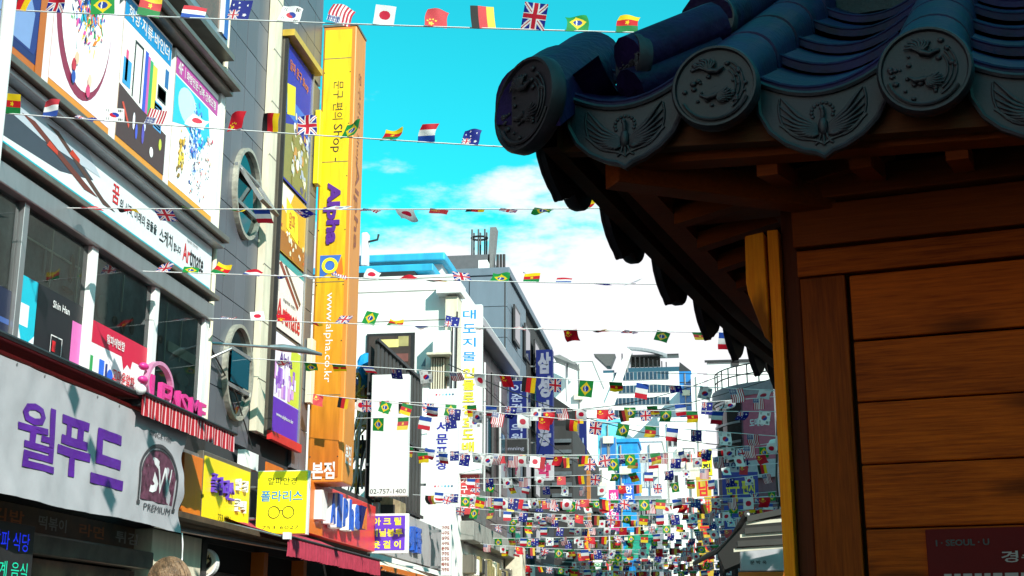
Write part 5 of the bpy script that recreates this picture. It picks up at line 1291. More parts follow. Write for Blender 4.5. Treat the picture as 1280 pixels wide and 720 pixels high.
# --- dark building behind: wall plane along the street with brown panels
bb = E('brown_panel_building', 'brown metal clad building front with a pale canopy right of the paper shop sign', 'building', (-6, 37, 3))
BRP = mat('brown_panel', (.10, .075, .08), .4, metal=.2, var=.2, streak=1, rand=.15)
pm2 = MB().box(Fr((0, 0, 0), (0, 1, 0), (0, 0, 1), (1, 0, 0)), 0, 1.0, 0, .9, -.08, .0).mesh('panel'); pm2.materials.append(BRP)
for i in range(7):
    for j in range(6): piece('panel', pm2, bb, (.05, 33.7 + 1.02 * i - 37, 3.9 + .92 * j - 3))
boxm(WORLD, -5.98, -5.55, 9.45, 9.7, -40.8, -33.6, 'canopy', ALU, bb, bevel=.03)
for i in range(3): 
    f = boxm(SIDE(-5.94), 34.2 + 2.2 * i, 35.6 + 2.2 * i, 6.1, 7.6, 0, .05, 'window', DARKM, bb); MB().rect(SIDE(-5.94), 34.3 + 2.2 * i, 35.5 + 2.2 * i, 6.2, 7.5, .055).build('pane', GLASSB, f)
for k in range(4): tubem([(-5.85, 34.4 + 1.4 * k, 5.0), (-5.85, 34.4 + 1.4 * k, 8.9)], .05, 'duct', ALU if k % 2 else DARKM, bb, seg=6)
# grey overhang box lower down
oh = E('grey_overhang', 'grey concrete overhang with carved pale stone shopfront underneath, below the red furniture sign', 'canopy', (-5.9, 35, 4))
boxm(WORLD, -6.4, -5.72, 4.45, 5.35, -35.4, -33.4, 'upper_box', mat('grey_render', (.13, .13, .13), .8, var=.15, streak=1), oh, bevel=.02)
boxm(WORLD, -6.4, -5.66, 3.95, 4.42, -40.8, -33.2, 'beam', CONC, oh, bevel=.02)
for k in range(16): boxm(WORLD, -6.1, -5.7, 3.2 + g.uniform(-.15, .1), 3.55 + g.uniform(-.1, .15), -33.9 - .42 * k, -33.55 - .42 * k, 'hung_goods', g.choice([CREAM, DCONC, mat('olive_goods', (.25, .2, .08), .7), BRONZE, PLASTER]), oh, bevel=.03)
boxm(WORLD, -5.95, -5.45, 2.2, 4.3, -41.2, -40.4, 'stone_pier', mat('pale_stone', (.60, .54, .42), .8, var=.15), oh, bevel=.03)
# --- slate blue panelled building with roof tank frame
sb = E('slate_building', 'slate blue panelled tower block with rooftop tank frame behind the white building', 'building', (-7, 46, 0))
ZS = at_y(600, 345, 41).z
boxm(WORLD, -9.5, -6.04, 0, ZS, -53, -41.06, 'core_wall', DCONC, sb)
pm3 = MB().box(Fr((0, 0, 0), (1, 0, 0), (0, 0, 1), (0, -1, 0)), 0, 1.10, 0, .98, -.05, 0).mesh('panel'); pm3.materials.append(BLUEPANEL)
for i in range(3):
    for j in range(10): piece('panel', pm3, sb, (-9.44 + 1.13 * i + 7 + .0, 41.0 - 46, ZS - 1.0 * (j + 1)))
for i in range(4):
    for j in range(9): piece('panel', pm3, sb, (-5.99 + 7 + .0, 41.06 + 1.13 * i - 46, ZS - 1.0 * (j + 1)), rot=(0, 0, math.pi / 2))
for i in range(3):
    for j in range(4):
        f = boxm(SIDE(-5.94), 42.0 + 2.6 * i, 43.3 + 2.6 * i, ZS - 1.9 - 2.2 * j, ZS - .7 - 2.2 * j, 0, .06, 'window', DARKM, sb); MB().rect(SIDE(-5.94), 42.1 + 2.6 * i, 43.2 + 2.6 * i, ZS - 1.8 - 2.2 * j, ZS - .8 - 2.2 * j, .065).build('pane', GLASSD, f)
boxm(WORLD, -9.6, -5.9, ZS, ZS + .25, -53.1, -40.95, 'parapet', BLUEPANEL, sb, bevel=.02)
x0, x1, z0, z1 = px_rect(552, 612, 319, 337, 43); boxm(WORLD, x0, x1, z0 - .4, z1, -47, -43, 'roof_room', mat('dark_roof_metal', (.10, .10, .11), .5), sb)
x0, x1, z0, z1 = px_rect(598, 609, 325, 338, 42.4); boxm(WORLD, x0, x1, z0, z1, -42.9, -42.4, 'white_cabinet', PLASTER, sb)
tx0, tx1, tz0, tz1 = px_rect(590, 606, 292, 322, 43.4)
for x in (tx0, (tx0 + tx1) / 2, tx1):
    for y in (43.4, 43.8): tubem([(x, y, tz0), (x, y, tz1 + .15)], .03, 'tank_leg', DARKM, sb, seg=6)
for zz in (tz0 + .05, tz1 - .1): 
    mb = MB(); mb.tube([((tx0 + tx1) / 2 + .27 * math.cos(R(20 * i)), 43.6 + .22 * math.sin(R(20 * i)), zz) for i in range(19)], .035, 6); mb.build('tank_ring', DARKM, sb)
x0, x1, z0, z1 = px_rect(611, 617, 284, 337, 43); MB().prism(FACE(43), [(x0 - .05, z0), (x1 - .05, z0), (x1 + .08, z1), (x0 + .04, z1)], -.5, 0).build('chimney', mat('grey_flue', (.16, .16, .16), .6), sb)
for a in (621, 625, 629): x = at_y(a, 320, 43).x; tubem([(x, 43.2, zof(338, 43)), (x, 43.2, zof(317, 43))], .05, 'vent', DCONC, sb, seg=6)
mb = MB(); x0 = at_y(654, 360, 44).x
mb.tube([(x0 + .05, 44, zof(346 + 0, 44) + .1 - .02 * i) for i in range(2)], .05, 6); mb.build('gutter_end', ALU, sb)
# roof dish tower and dark stepped building between signs
dk = E('dark_stair_building', 'dark building with louvred stair and bent ducts right of the navy column sign', 'building', (-6, 55, 0))
x0, x1, z0, z1 = px_rect(690, 716, 506, 640, 56)
boxm(WORLD, -9, x1, 0, z1 - .9, -70, -56, 'wall', DCONC, dk)
MB().prism(FACE(56), [(x0 - .2, z1 - .9), (x1, z1 - .9), (x1, z1 - .2), (x0 + .1, z1 + .35), (x0 - .2, z1 + .2)], -3, 0).build('stepped_top', DARKM, dk)
for k in range(7): boxm(FACE(56), x0, x1 - .05, z1 - 1.6 - .45 * k, z1 - 1.45 - .45 * k, .01, .12, 'louvre', mat('steel_louvre', (.14, .16, .18), .4, metal=.4), dk)
for k in range(3): tubem([(at_y(664 + 4 * k, 455, 48).x, 48.2, zof(520, 48, 670)), (at_y(662 + 5 * k, 455, 48).x, 48.2, zof(462, 48, 670)), (at_y(668 + 4 * k, 455, 48).x, 48.2, zof(440 + 3 * k, 48, 670))], .07, 'bent_duct', ALU if k == 1 else DARKM, dk, seg=6)
# ================================================================== FAR END OF THE STREET
def block(name, label, px0, px1, py0, Y, depth, m, rows=0, cols=0, pane=GLASSD, cat='building', py1=None, wr=(.1, .9), parapet=True, framem=ALU, wh=.55):
    x0 = at_y(px0, 600, Y).x; x1 = at_y(px1, 600, Y).x; z1 = at_y((px0 + px1) / 2, py0, Y).z
    z0 = 0 if py1 is None else at_y((px0 + px1) / 2, py1, Y).z
    b = E(name, label, cat, ((x0 + x1) / 2, Y, 0))
    boxm(WORLD, x0, x1, z0, z1, -Y - depth, -Y, 'wall', m, b)
    if parapet: boxm(WORLD, x0 - .1, x1 + .1, z1, z1 + .25, -Y - depth, -Y + .12, 'parapet', m, b)
    F_ = FACE(Y)
    for r_ in range(rows):
        zc = z1 - (z1 - max(z0, 3)) * (r_ + .5) / rows; h = (z1 - max(z0, 3)) / rows * wh
        for c_ in range(cols):
            a0 = x0 + (x1 - x0) * (wr[0] + (wr[1] - wr[0]) * (c_ + .08) / cols); a1 = x0 + (x1 - x0) * (wr[0] + (wr[1] - wr[0]) * (c_ + .92) / cols)
            f = boxm(F_, a0, a1, zc - h / 2, zc + h / 2, 0, .06, 'window', framem, b); MB().rect(F_, a0 + .06, a1 - .06, zc - h / 2 + .06, zc + h / 2 - .06, .064).build('pane', pane, f)
    g_ = random.Random(int(px0) * 7)
    if z1 - z0 > 4:
        for q in range(3):
            ax_ = g_.uniform(x0 + .1, max(x0 + .2, x1 - 1.0)); az = g_.uniform(z0 + (z1 - z0) * .35, z1 - 1.2)
            boxm(F_, ax_, ax_ + .8, az, az + .55, .07, .40, 'air_conditioner', CREAM, b)
        ax_ = g_.uniform(x0 + .15, x1 - .15); tubem([(ax_, Y - .1, z0), (ax_, Y - .1, z1 - .2)], .06, 'drain_pipe', CONC, b, seg=6)
    return b, x0, x1, z0, z1
# white high-rise with ribbon windows and a leaning arch
YT = 150
hr = E('arched_highrise', 'large white high-rise with ribbon windows under a curved leaning arch at the street end', 'building', (-5, 160, 0))
WT = mat('bright_cladding', (.80, .80, .79), .5, var=.03, streak=1)
FT = FACE(YT); TOWG = mat('tower_glass', (.012, .05, .085), .15, spec=.4, var=.3)
def tp_(px, py): v = at_y(px, py, YT); return v.x, v.z
wx0, wz0 = tp_(742, 640); wx1, wz1 = tp_(842, 464)
boxm(WORLD, wx0, wx1 + 2.6, 0, wz1, -YT - 20, -YT, 'wall', WT, hr)
boxm(WORLD, tp_(700, 500)[0], wx0, 0, tp_(700, 505)[1], -YT - 20, -YT - 2, 'low_wing', WT, hr)
for (py0, py1) in ((465, 475), (481.5, 491), (497, 506), (512, 521)):
    z0 = tp_(800, py1)[1]; z1 = tp_(800, py0)[1]; a0, a1 = tp_(768, 500)[0], tp_(837, 500)[0]
    n = 14; f = boxm(FT, a0, a1, z0, z1, 0, .1, 'window_band', ALU, hr)
    for i in range(n):
        b0 = a0 + (a1 - a0) * i / n; b1 = a0 + (a1 - a0) * (i + 1) / n
        MB().rect(FT, b0 + .04, b1 - .04, z0 + .02, z1 - .02, .105).build('window_pane', GLASSB if i in (5, 11) else TOWG, f)
# roof terrace: dark frame and glazing
for i in range(11):
    x = tp_(777 + 5.5 * i, 455)[0]; zt = tp_(800, 441 + i * 1.2)[1]
    boxm(FT, x, x + .12, wz1, zt, -.3, -.1, 'terrace_post', DARKM, hr)
boxm(FT, tp_(776, 0)[0], tp_(834, 0)[0], tp_(800, 443)[1] - .2, tp_(800, 443)[1], -1.6, -.1, 'terrace_beam', DARKM, hr)
boxm(FT, tp_(778, 0)[0], tp_(812, 0)[0], tp_(800, 456)[1], tp_(800, 444)[1], -1.5, -1.3, 'terrace_screen', mat('dark_olive_screen', (.05, .05, .04), .6, var=.5), hr)
boxm(FT, tp_(775, 0)[0], tp_(836, 0)[0], wz1, wz1 + .5, -.05, .05, 'terrace_rail', GLASSB, hr)
# arch: curved fin on the left rising to the roof
P = []; inner = []
for i in range(13):
    f = i / 12
    P.append(tp_(750 + 34 * f ** 1.0, 520 - 84 * f)); inner.append(tp_(764 + 26 * f, 520 - 80 * f))
for i in range(12):
    MB().prism(FT, [P[i], P[i + 1], inner[i + 1], inner[i]], -2, .5).build('arch_segment', WT, hr)
mb = MB()
top = [tp_(784 + 50 * i / 12, 437 + 9 * (i / 12) ** 2) for i in range(13)] 
for i in range(12): mb.prism(FT, [top[i], top[i + 1], (top[i + 1][0], top[i + 1][1] + .3), (top[i][0], top[i][1] + .3)], -.6, .1)
mb.build('roof_rail', ALU, hr)
MB().prism(FT, [tp_(741, 440), tp_(768, 440), tp_(762, 455), tp_(757, 455)], -3, -1).build('left_canopy', mat('canopy_grey', (.08, .08, .08), .6), hr)
boxm(FT, tp_(745, 0)[0], tp_(758, 0)[0], tp_(750, 466)[1], tp_(750, 461)[1], -2, -1, 'left_window', GLASSB, hr)
# blue glass slab
bg_, x0, x1, z0, z1 = block('blue_glass_tower', 'slim blue glass tower to the right of the arched high-rise', 853, 869, 464, 140, 12, GLASSC, parapet=False)
MB().prism(FACE(140), [(x0, z1), (x1, z1), (x0 + .1, z1 + 1.0)], -3, 0).build('slanted_top', DARKM, bg_)
for k in range(9): boxm(FACE(140), x0, x1, z1 - 1.2 * (k + 1), z1 - 1.2 * (k + 1) + .06, .01, .05, 'mullion', DARKM, bg_)
block('plain_white_tower', 'plain white tower face rising between the high-rise and the blue glass tower', 868, 884, 468, 138, 10, WT, parapet=False)
block('white_flank_building', 'white building flank with one small window left of the arched high-rise', 693, 742, 452, 120, 14, WT, 1, 1, wr=(.1, .35), wh=.08)
hx0, hx1, hz0, hz1 = px_rect(691, 721, 443, 456, 116)
cb = E('roof_canopy', 'thin grey slanted roof canopy above the white flank building', 'canopy', (hx0, 116, hz0))
MB().prism(FACE(116), [(hx0, hz1 - .1), (hx0 + .6, hz1), (hx1, hz0 + .1), (hx1 - .2, hz0)], -3, 0).build('canopy_sheet', mat('canopy_light', (.2, .2, .2), .5), cb)
tubem([((hx0 + hx1) / 2, 117.5, hz0 - 3), ((hx0 + hx1) / 2, 117.5, hz0 + .4)], .12, 'post', ALU, cb)
# buildings closing the view
block('tarp_building', 'bright blue tarpaulin covered building at the far bend', 773, 798, 553, 96, 8, TARP, 2, 3, pane=GLASSC, framem=TARP)
block('cyan_banner_building', 'light cyan fronted building seen beyond the flags left of centre', 748, 775, 528, 104, 8, mat('cyan_sheeting', (.12, .52, .70), .6, var=.35, scale=1.5), 3, 2, pane=GLASSC)
block('grid_window_building', 'white building with one large gridded window near the street centre', 795, 828, 552, 100, 8, PLASTER, 3, 3, pane=mat('pale_window', (.50, .52, .5), .2))
block('bright_white_building', 'tall bright white building with narrow red frames near the centre right', 826, 872, 526, 108, 10, WT, 5, 2, wr=(.2, .5), wh=.3)
block('red_ladder_front', 'narrow white shopfront with red lattice frame', 856, 868, 560, 92, 3, WT, 4, 1, framem=RED, wh=.7)
block('round_grey_building', 'grey rounded building with pink sign beyond the green awning', 795, 824, 625, 84, 6, mat('cool_grey', (.20, .21, .24), .6), 3, 4)
block('white_red_letters', 'white wall panel with small red lettering left of the blue tarpaulin building', 738, 765, 583, 80, 3, WHITE)
text('머리사랑', FACE(79.8), at_y(745, 620, 79.8).x, at_y(745, 612, 79.8).z, .4, 2.2, 0, REDI, [o for o in scene.objects if o.name.startswith('white_red_letters')][0])
block('navy_front_building', 'navy fronted building low at the left behind the dense flags', 664, 700, 610, 58, 6, NAVY, 2, 3, pane=mat('teal_pane', (.05, .25, .3), .3))  # panes have a plain teal colour, no emission
ym = mat('yellow_disc', (.8, .6, .05), .4)
nb = [o for o in scene.objects if o.name.startswith('navy_front_building')][0]
MB().ell(FACE(57.8), at_y(684, 668, 57.8).x, at_y(684, 668, 57.8).z, .28, .36, 0, n=20).build('yellow_emblem', ym, nb); text('알뜰슈퍼마켓', FACE(57.8), at_y(681, 690, 57.8).x, at_y(681, 690, 57.8).z, 1.1, .3, 0, MATS['pale_blue_ink'], nb)
block('dark_row_house', 'dark two-storey shop house low at the left below the navy column sign', 628, 668, 640, 47, 6, mat('cool_slate', (.022, .028, .045), .7, var=.3), 2, 4)
block('dark_shop', 'dark shop with red and white lettered board near the lower centre', 700, 745, 640, 66, 8, DCONC, 2, 4)  # wall in the dark render colour
for (nm, lab, a, b, c, d, Y, m, tx, tm) in (
    ('red_tall_sign', 'red and white vertical sign low in the street centre', 748, 760, 655, 722, 70, RED, '도매시장', WHITE),
    ('yellow_low_sign', 'bright yellow board low in the street centre', 763, 777, 668, 722, 72, YEL, '칼국수', REDI),
    ('pink_low_sign', 'pink vertical sign right of the red and white one', 761, 773, 612, 664, 78, MAGENTA, '화장품', WHITE),
    ('amber_low_sign', 'amber sign with red letters left of the street centre', 720, 737, 660, 700, 61, mat('amber_board', (.75, .35, .02), .4), '곰탕', REDI),
    ('cyan_low_sign', 'cyan and white sign low in the street left of the green awning', 741, 758, 622, 652, 76, mat('cyan_board', (.02, .35, .6), .4), '문구', WHITE),
    ('dark_teal_sign', 'dark teal sign low at the left edge of the dense flags', 604, 640, 640, 664, 43, mat('teal_board', (.02, .10, .13), .5), '완구', WHITE),
    ('crimson_low_sign', 'crimson board with white letters in the lower centre', 700, 716, 668, 700, 59, mat('crimson_board', (.4, .01, .03), .5), '분식', WHITE),
    ('indigo_low_sign', 'indigo board with yellow letters low beside the crimson board', 684, 699, 628, 662, 57, mat('indigo_board', (.03, .02, .25), .5), '모자', YELI),
    ('blue_low_sign', 'royal blue sign low in the street near the tarpaulin building', 780, 792, 604, 632, 82, BLUE, '안경', WHITE),
    ('black_white_sign', 'black sign with white letters at lower left of the flags', 641, 656, 697, 722, 45, DARKM, '명동', WHITE),
    ('white_low_sign', 'white board with green letters in the lower centre', 741, 757, 700, 722, 60, WHITE, '약국', mat('leaf_green_ink', (.02, .35, .08), .4)),
    ('yellow_column_sign', 'tall mustard yellow column sign on the right side of the street with red letters', 872, 891, 596, 722, 60, mat('mustard_panel', (.55, .36, .03), .45, var=.2, streak=1), '남대문시장', REDI),
    ('lemon_sign', 'lemon yellow sign with round black letters above the mustard column sign', 876, 890, 562, 594, 62, YEL2, '꽃집', BLACKI),
    ('white_stripe_sign', 'white narrow signboard between the mustard column and the blue boards', 893, 899, 600, 700, 56, WHITE, '수입상가', BLUE),
    ('royal_blue_board', 'royal blue board with yellow bands on the right side of the street', 903, 948, 590, 628, 44, mat('royal_board', (.02, .04, .32), .45), '문구 팬시', YELI),
    ('blue_board', 'dark blue lower board beside the white lamp on the right', 906, 930, 632, 690, 42, mat('deep_blue_board', (.015, .05, .35), .45), '도매', WHITE)):
    r_, x0, x1, z0, z1 = proj(nm, lab, a, b, c, d, Y, m, .3, pole=False)
    if z1 - z0 > (x1 - x0) * 1.3: column_text(tx, FACE(Y), (x0 + x1) / 2, z1 - .1, z0 + .1, (x1 - x0) * .7, .005, tm, r_, bold=.03)
    else: text(tx, FACE(Y), (x0 + x1) / 2, (z0 + z1) / 2, (x1 - x0) * .8, (z1 - z0) * .5, .005, tm, r_, bold=.03)
ga = E('green_awning', 'large translucent green awning low over the street centre', 'awning', (-5, 58, 3))
x0, x1, z0, z1 = px_rect(776, 822, 655, 692, 62)
MB().add([(x0, 62, z0), (x1 - .4, 62, z0 + .2), (x1, 64, z1), (x0 + .5, 64, z1 - .3)], [(0, 1, 2, 3)]).build('canopy', GREENF, ga)
MB().add([(x0, 62, z0), (x1 - .4, 62, z0 + .2), (x1 - .4, 62, z0 - .1), (x0, 62, z0 - .3)], [(0, 3, 2, 1)]).build('valance', GREENF, ga)
for x in (x0 + .1, x1 - .5): tubem([(x, 62.1, 0), (x, 62.1, z0 + .05)], .04, 'post', ALU, ga, seg=6)
# unseen right-side row beyond the kiosk, heights shaped to shade the street
rr = E('shade_row_building', 'unseen grey building right of the street, shaped to shade it beyond the kiosk', 'building', (6, 30, 0))
boxm(WORLD, 3.6, 12, 0, 8.2, -33, -12, 'wall', CONC, rr)
boxm(WORLD, 3.62, 12, 0, 14, -46, -33.02, 'tall_shade_wall', CONC, rr)
for i in range(10):
    for j in range(2):
        f = boxm(RSIDE(3.6), -15.5 - 3 * i, -14 - 3 * i, 3.6 + 2.4 * j, 5.0 + 2.4 * j, 0, .06, 'window', ALU, rr); MB().rect(RSIDE(3.6), -15.4 - 3 * i, -14.1 - 3 * i, 3.7 + 2.4 * j, 4.9 + 2.4 * j, .064).build('pane', GLASSD, f)
# curved dark corner building
YC = 48
cyb = E('curved_corner_building', 'curved dark and pink corner building with stacked Korean signs beside the kiosk post', 'building', (2.9, 51, 0))
PK = mat('mauve_cladding', (.22, .10, .13), .5, var=.1, streak=1)
cz = at_y(935, 477, YC).z; x0 = at_y(896, 540, YC + 2).x; rad = 2.9; cxx = x0 + rad; cyy = YC + rad
mb = MB(); mb.tube([(cxx, cyy, 0), (cxx, cyy, cz - .4)], rad, 40); mb.build('drum_wall', PK, cyb, smooth=True, autosm=True)
mb = MB(); mb.tube([(cxx, cyy, cz - .4), (cxx, cyy, cz + .05)], rad + .12, 40); mb.build('cornice', mat('grey_mauve', (.26, .22, .24), .5), cyb, smooth=True, autosm=True)
def curved(a0, a1, z0, z1, off, m, name, colors=False, n=12, parent=cyb):
    mb = MB()
    for i in range(n):
        t0, t1 = R(a0 + (a1 - a0) * i / n), R(a0 + (a1 - a0) * (i + 1) / n); r_ = rad + off
        P = [(cxx + r_ * math.cos(t), cyy + r_ * math.sin(t), z) for z in (z0, z1) for t in (t0, t1)]
        Q = [(cxx + rad * math.cos(t), cyy + rad * math.sin(t), z) for z in (z0, z1) for t in (t0, t1)]
        mb.add(P, [(0, 1, 3, 2)]); mb.add([P[2], P[3], Q[3], Q[2]], [(0, 1, 2, 3)]); mb.add([P[1], P[0], Q[0], Q[1]], [(0, 1, 2, 3)])
    return mb.build(name, m, parent)
def zc2(py): return at_y(925, py, 49).z
curved(190, 226, zc2(580), zc2(483), .05, GLASSD, 'glass_front')
curved(228.5, 278, zc2(600), zc2(483), .07, mat('rose_panel', (.50, .10, .16), .45), 'rose_board')
for py in (500, 528, 552, 578): curved(190, 226, zc2(py) - .04, zc2(py) + .04, .09, ALU, 'floor_band')
for z_ in (zc2(590),): curved(208, 280, z_ - .3, z_ + .32, .16, mat('pale_signboard', (.50, .50, .52), .5), 'signboard')
def ctext(body, pa, pb, py0, py1, m, off):
    vs, fs = glyphs(body, .03, 0)
    def ang(px):
        x = at_y(px, 540, 49.6).x; return math.degrees(math.acos(max(-1, min(1, (x - cxx) / rad))))
    a0, a1 = 360 - ang(pa), 360 - ang(pb); z1, z0 = zc2(py0), zc2(py1); P = []
    for v in vs:
        t = R(a0 + (a1 - a0) * (v.x + .5)); P.append((cxx + (rad + off) * math.cos(t), cyy + (rad + off) * math.sin(t), z0 + (z1 - z0) * (v.y + .5)))
    MB().add(P, fs).build('lettering', m, cyb)
for body, pa, pb, pc_, pd_, m, off in (('중앙', 902, 918, 486, 506, WHITE, .07), ('C동', 919, 931, 487, 504, YELI, .07), ('루도매', 903, 931, 561, 575, WHITE, .07), ('도매상가', 938, 962, 527, 537, WHITE, .09), ('문이가', 908, 938, 577, 588, NAVY, .18)):
    ctext(body, pa, pb, pc_, pd_, m, off)
rt = MB()
for i in range(13):
    t = R(185 + 9.5 * i); rt.tube([(cxx + rad * math.cos(t), cyy + rad * math.sin(t), cz + .05), (cxx + rad * math.cos(t), cyy + rad * math.sin(t), cz + .75)], .025, 5)
for dz in (.4, .75): rt.tube([(cxx + rad * math.cos(R(185 + 5 * i)), cyy + rad * math.sin(R(185 + 5 * i)), cz + dz) for i in range(24)], .025, 5)
rt.build('roof_railing', DARKM, cyb)
wr_, x0, x1, z0, z1 = block('white_rooftop_house', 'white rooftop house with a small vent behind the railing of the curved building', 889, 968, 452, 62, 5, WT, parapet=False, py1=500)
boxm(FACE(62), x0 - .1, x1, z1, z1 + .09, 0, .12, 'roof_edge', DARKM, wr_); vx, vz = at_y(914, 455, 62).x, at_y(914, 455, 62).z; boxm(FACE(62), vx, vx + .35, vz - .1, vz + .12, .01, .05, 'vent', DCONC, wr_)
r_, x0, x1, z0, z1 = proj('slate_roof_sign', 'dark slate blue sign with white letters under the kiosk eave', 936, 968, 428, 450, 40, mat('slate_sign', (.04, .06, .09), .5), pole=False)
text('정호', FACE(40), (x0 + x1) / 2, (z0 + z1) / 2, .45, .3, .004, WHITE, r_)
# lamp cluster and ducts on the right facade next to the post
lc = E('floodlight', 'white floodlight on a bracket beside the kiosk post', 'floodlight', (1.2, 30, 6))
x0, x1, z0, z1 = px_rect(957, 972, 548, 566, 30)
MB().prism(FACE(30), [(x0, z0 + .1), (x0 + .12, z0), (x1, z0 + .05), (x1, z1), (x0 + .1, z1 - .03)], -.25, 0).build('housing', PLASTER, lc, bevel=.02)
x2 = at_y(968, 480, 30).x
boxm(WORLD, x2, x2 + .3, 3.5, zof(470, 30, 968), -30.6, -30.2, 'side_duct', ALU, lc)
tubem([(x2 - .02, 30.1, 3.2), (x2 - .05, 30.1, 5.0), (x2 + .04, 30.1, 6.4), (x2 + .02, 30.1, 8.0)], .025, 'cable', CABLE, lc, seg=5)
# right-hand stall awning and its sign
YA = 12
ra2 = E('stall_awning', 'dark ribbed stall awning with pale edge strips at the lower right beside the kiosk', 'awning', (.7, 12, 2.3))
AWM = mat('charcoal_awning', (.035, .033, .03), .7, var=.2)
def ap(px, py, Y): v = at_y(px, py, Y); return (v.x, v.y, v.z)
def sheet(p, q, r2, s2, name, m, th=.02, par=ra2):
    P = [Vector(p), Vector(q), Vector(r2), Vector(s2)]
    return MB().add(P + [v - Vector((0, 0, th)) for v in P], [(0, 1, 2, 3), (7, 6, 5, 4), (0, 4, 5, 1), (1, 5, 6, 2), (2, 6, 7, 3), (3, 7, 4, 0)]).build(name, m, par)
AL = [(934, 641), (912, 672), (886, 697)]
x_r = ap(1040, 640, YA)[0]
l0 = Vector(ap(932, 645, YA)); 
for k, (lx, ly, rx, ry, m) in enumerate(((934, 645, 1040, 622, AWM), (933, 652, 1040, 643, mat('pale_strip', (.62, .58, .46), .5)), (931, 660, 1040, 652, AWM), (925, 668, 1040, 660, MATS['pale_strip']), (922, 676, 1040, 670, AWM), (917, 686, 1040, 676, MATS['pale_strip']))):
    Y0 = YA + .03 * k
    a = Vector(ap(lx, ly, Y0)); b = Vector(ap(rx, ry, Y0)); thk = .05 if m is AWM else .028
    d_ = Vector((0, .5, .02)) if m is AWM else Vector((0, .02, 0))
    P = [a, b, b + d_, a + d_]; MB().add(P + [v - Vector((0, 0, thk)) for v in P], [(0, 1, 2, 3), (7, 6, 5, 4), (0, 4, 5, 1), (1, 5, 6, 2), (2, 6, 7, 3), (3, 7, 4, 0)]).build('slat', m, ra2)
MB().tube([ap(934, 642, 12), ap(915, 672, 15), ap(895, 690, 20)], .03, 6).build('edge_bar', AWM, ra2)
MB().tube([ap(897, 688, 20), ap(868, 704, 30)], .045, 6).build('edge_bar', AWM, ra2)
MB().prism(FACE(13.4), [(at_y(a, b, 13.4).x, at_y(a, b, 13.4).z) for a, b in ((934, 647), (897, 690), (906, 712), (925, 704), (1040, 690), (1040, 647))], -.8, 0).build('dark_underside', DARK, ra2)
MB().ball(Vector(ap(935, 643, 11.95)), .014, .014, .014).build('lamp', WHITE, ra2, smooth=True)
for a in (903, 918): x = at_y(a, 700, 14.6).x; tubem([(x, 14.6, 0), (x, 14.6, 2.3)], .04, 'post', DARKM, ra2, seg=6)
r_, x0, x1, z0, z1 = proj('stall_sign', 'pale grey stall sign with small dark letters above an orange strip at bottom right', 925, 1040, 681, 714, 13.0, mat('pale_stall_sign', (.40, .40, .43), .5), .08, pole=False)
text('문 박 옥', FACE(13), at_y(948, 703, 13).x, at_y(948, 703, 13).z, .15, .035, .003, BLACKI, r_)
boxm(FACE(13), x0 - .02, x1, z0 - .30, z0 - .005, -.07, 0, 'orange_strip', ORANGE, r_)
for x in (x0 + .05, x0 + .5): boxm(FACE(13), x, x + .04, 0, z0 - .31, -.06, -.02, 'leg', DARKM, r_)
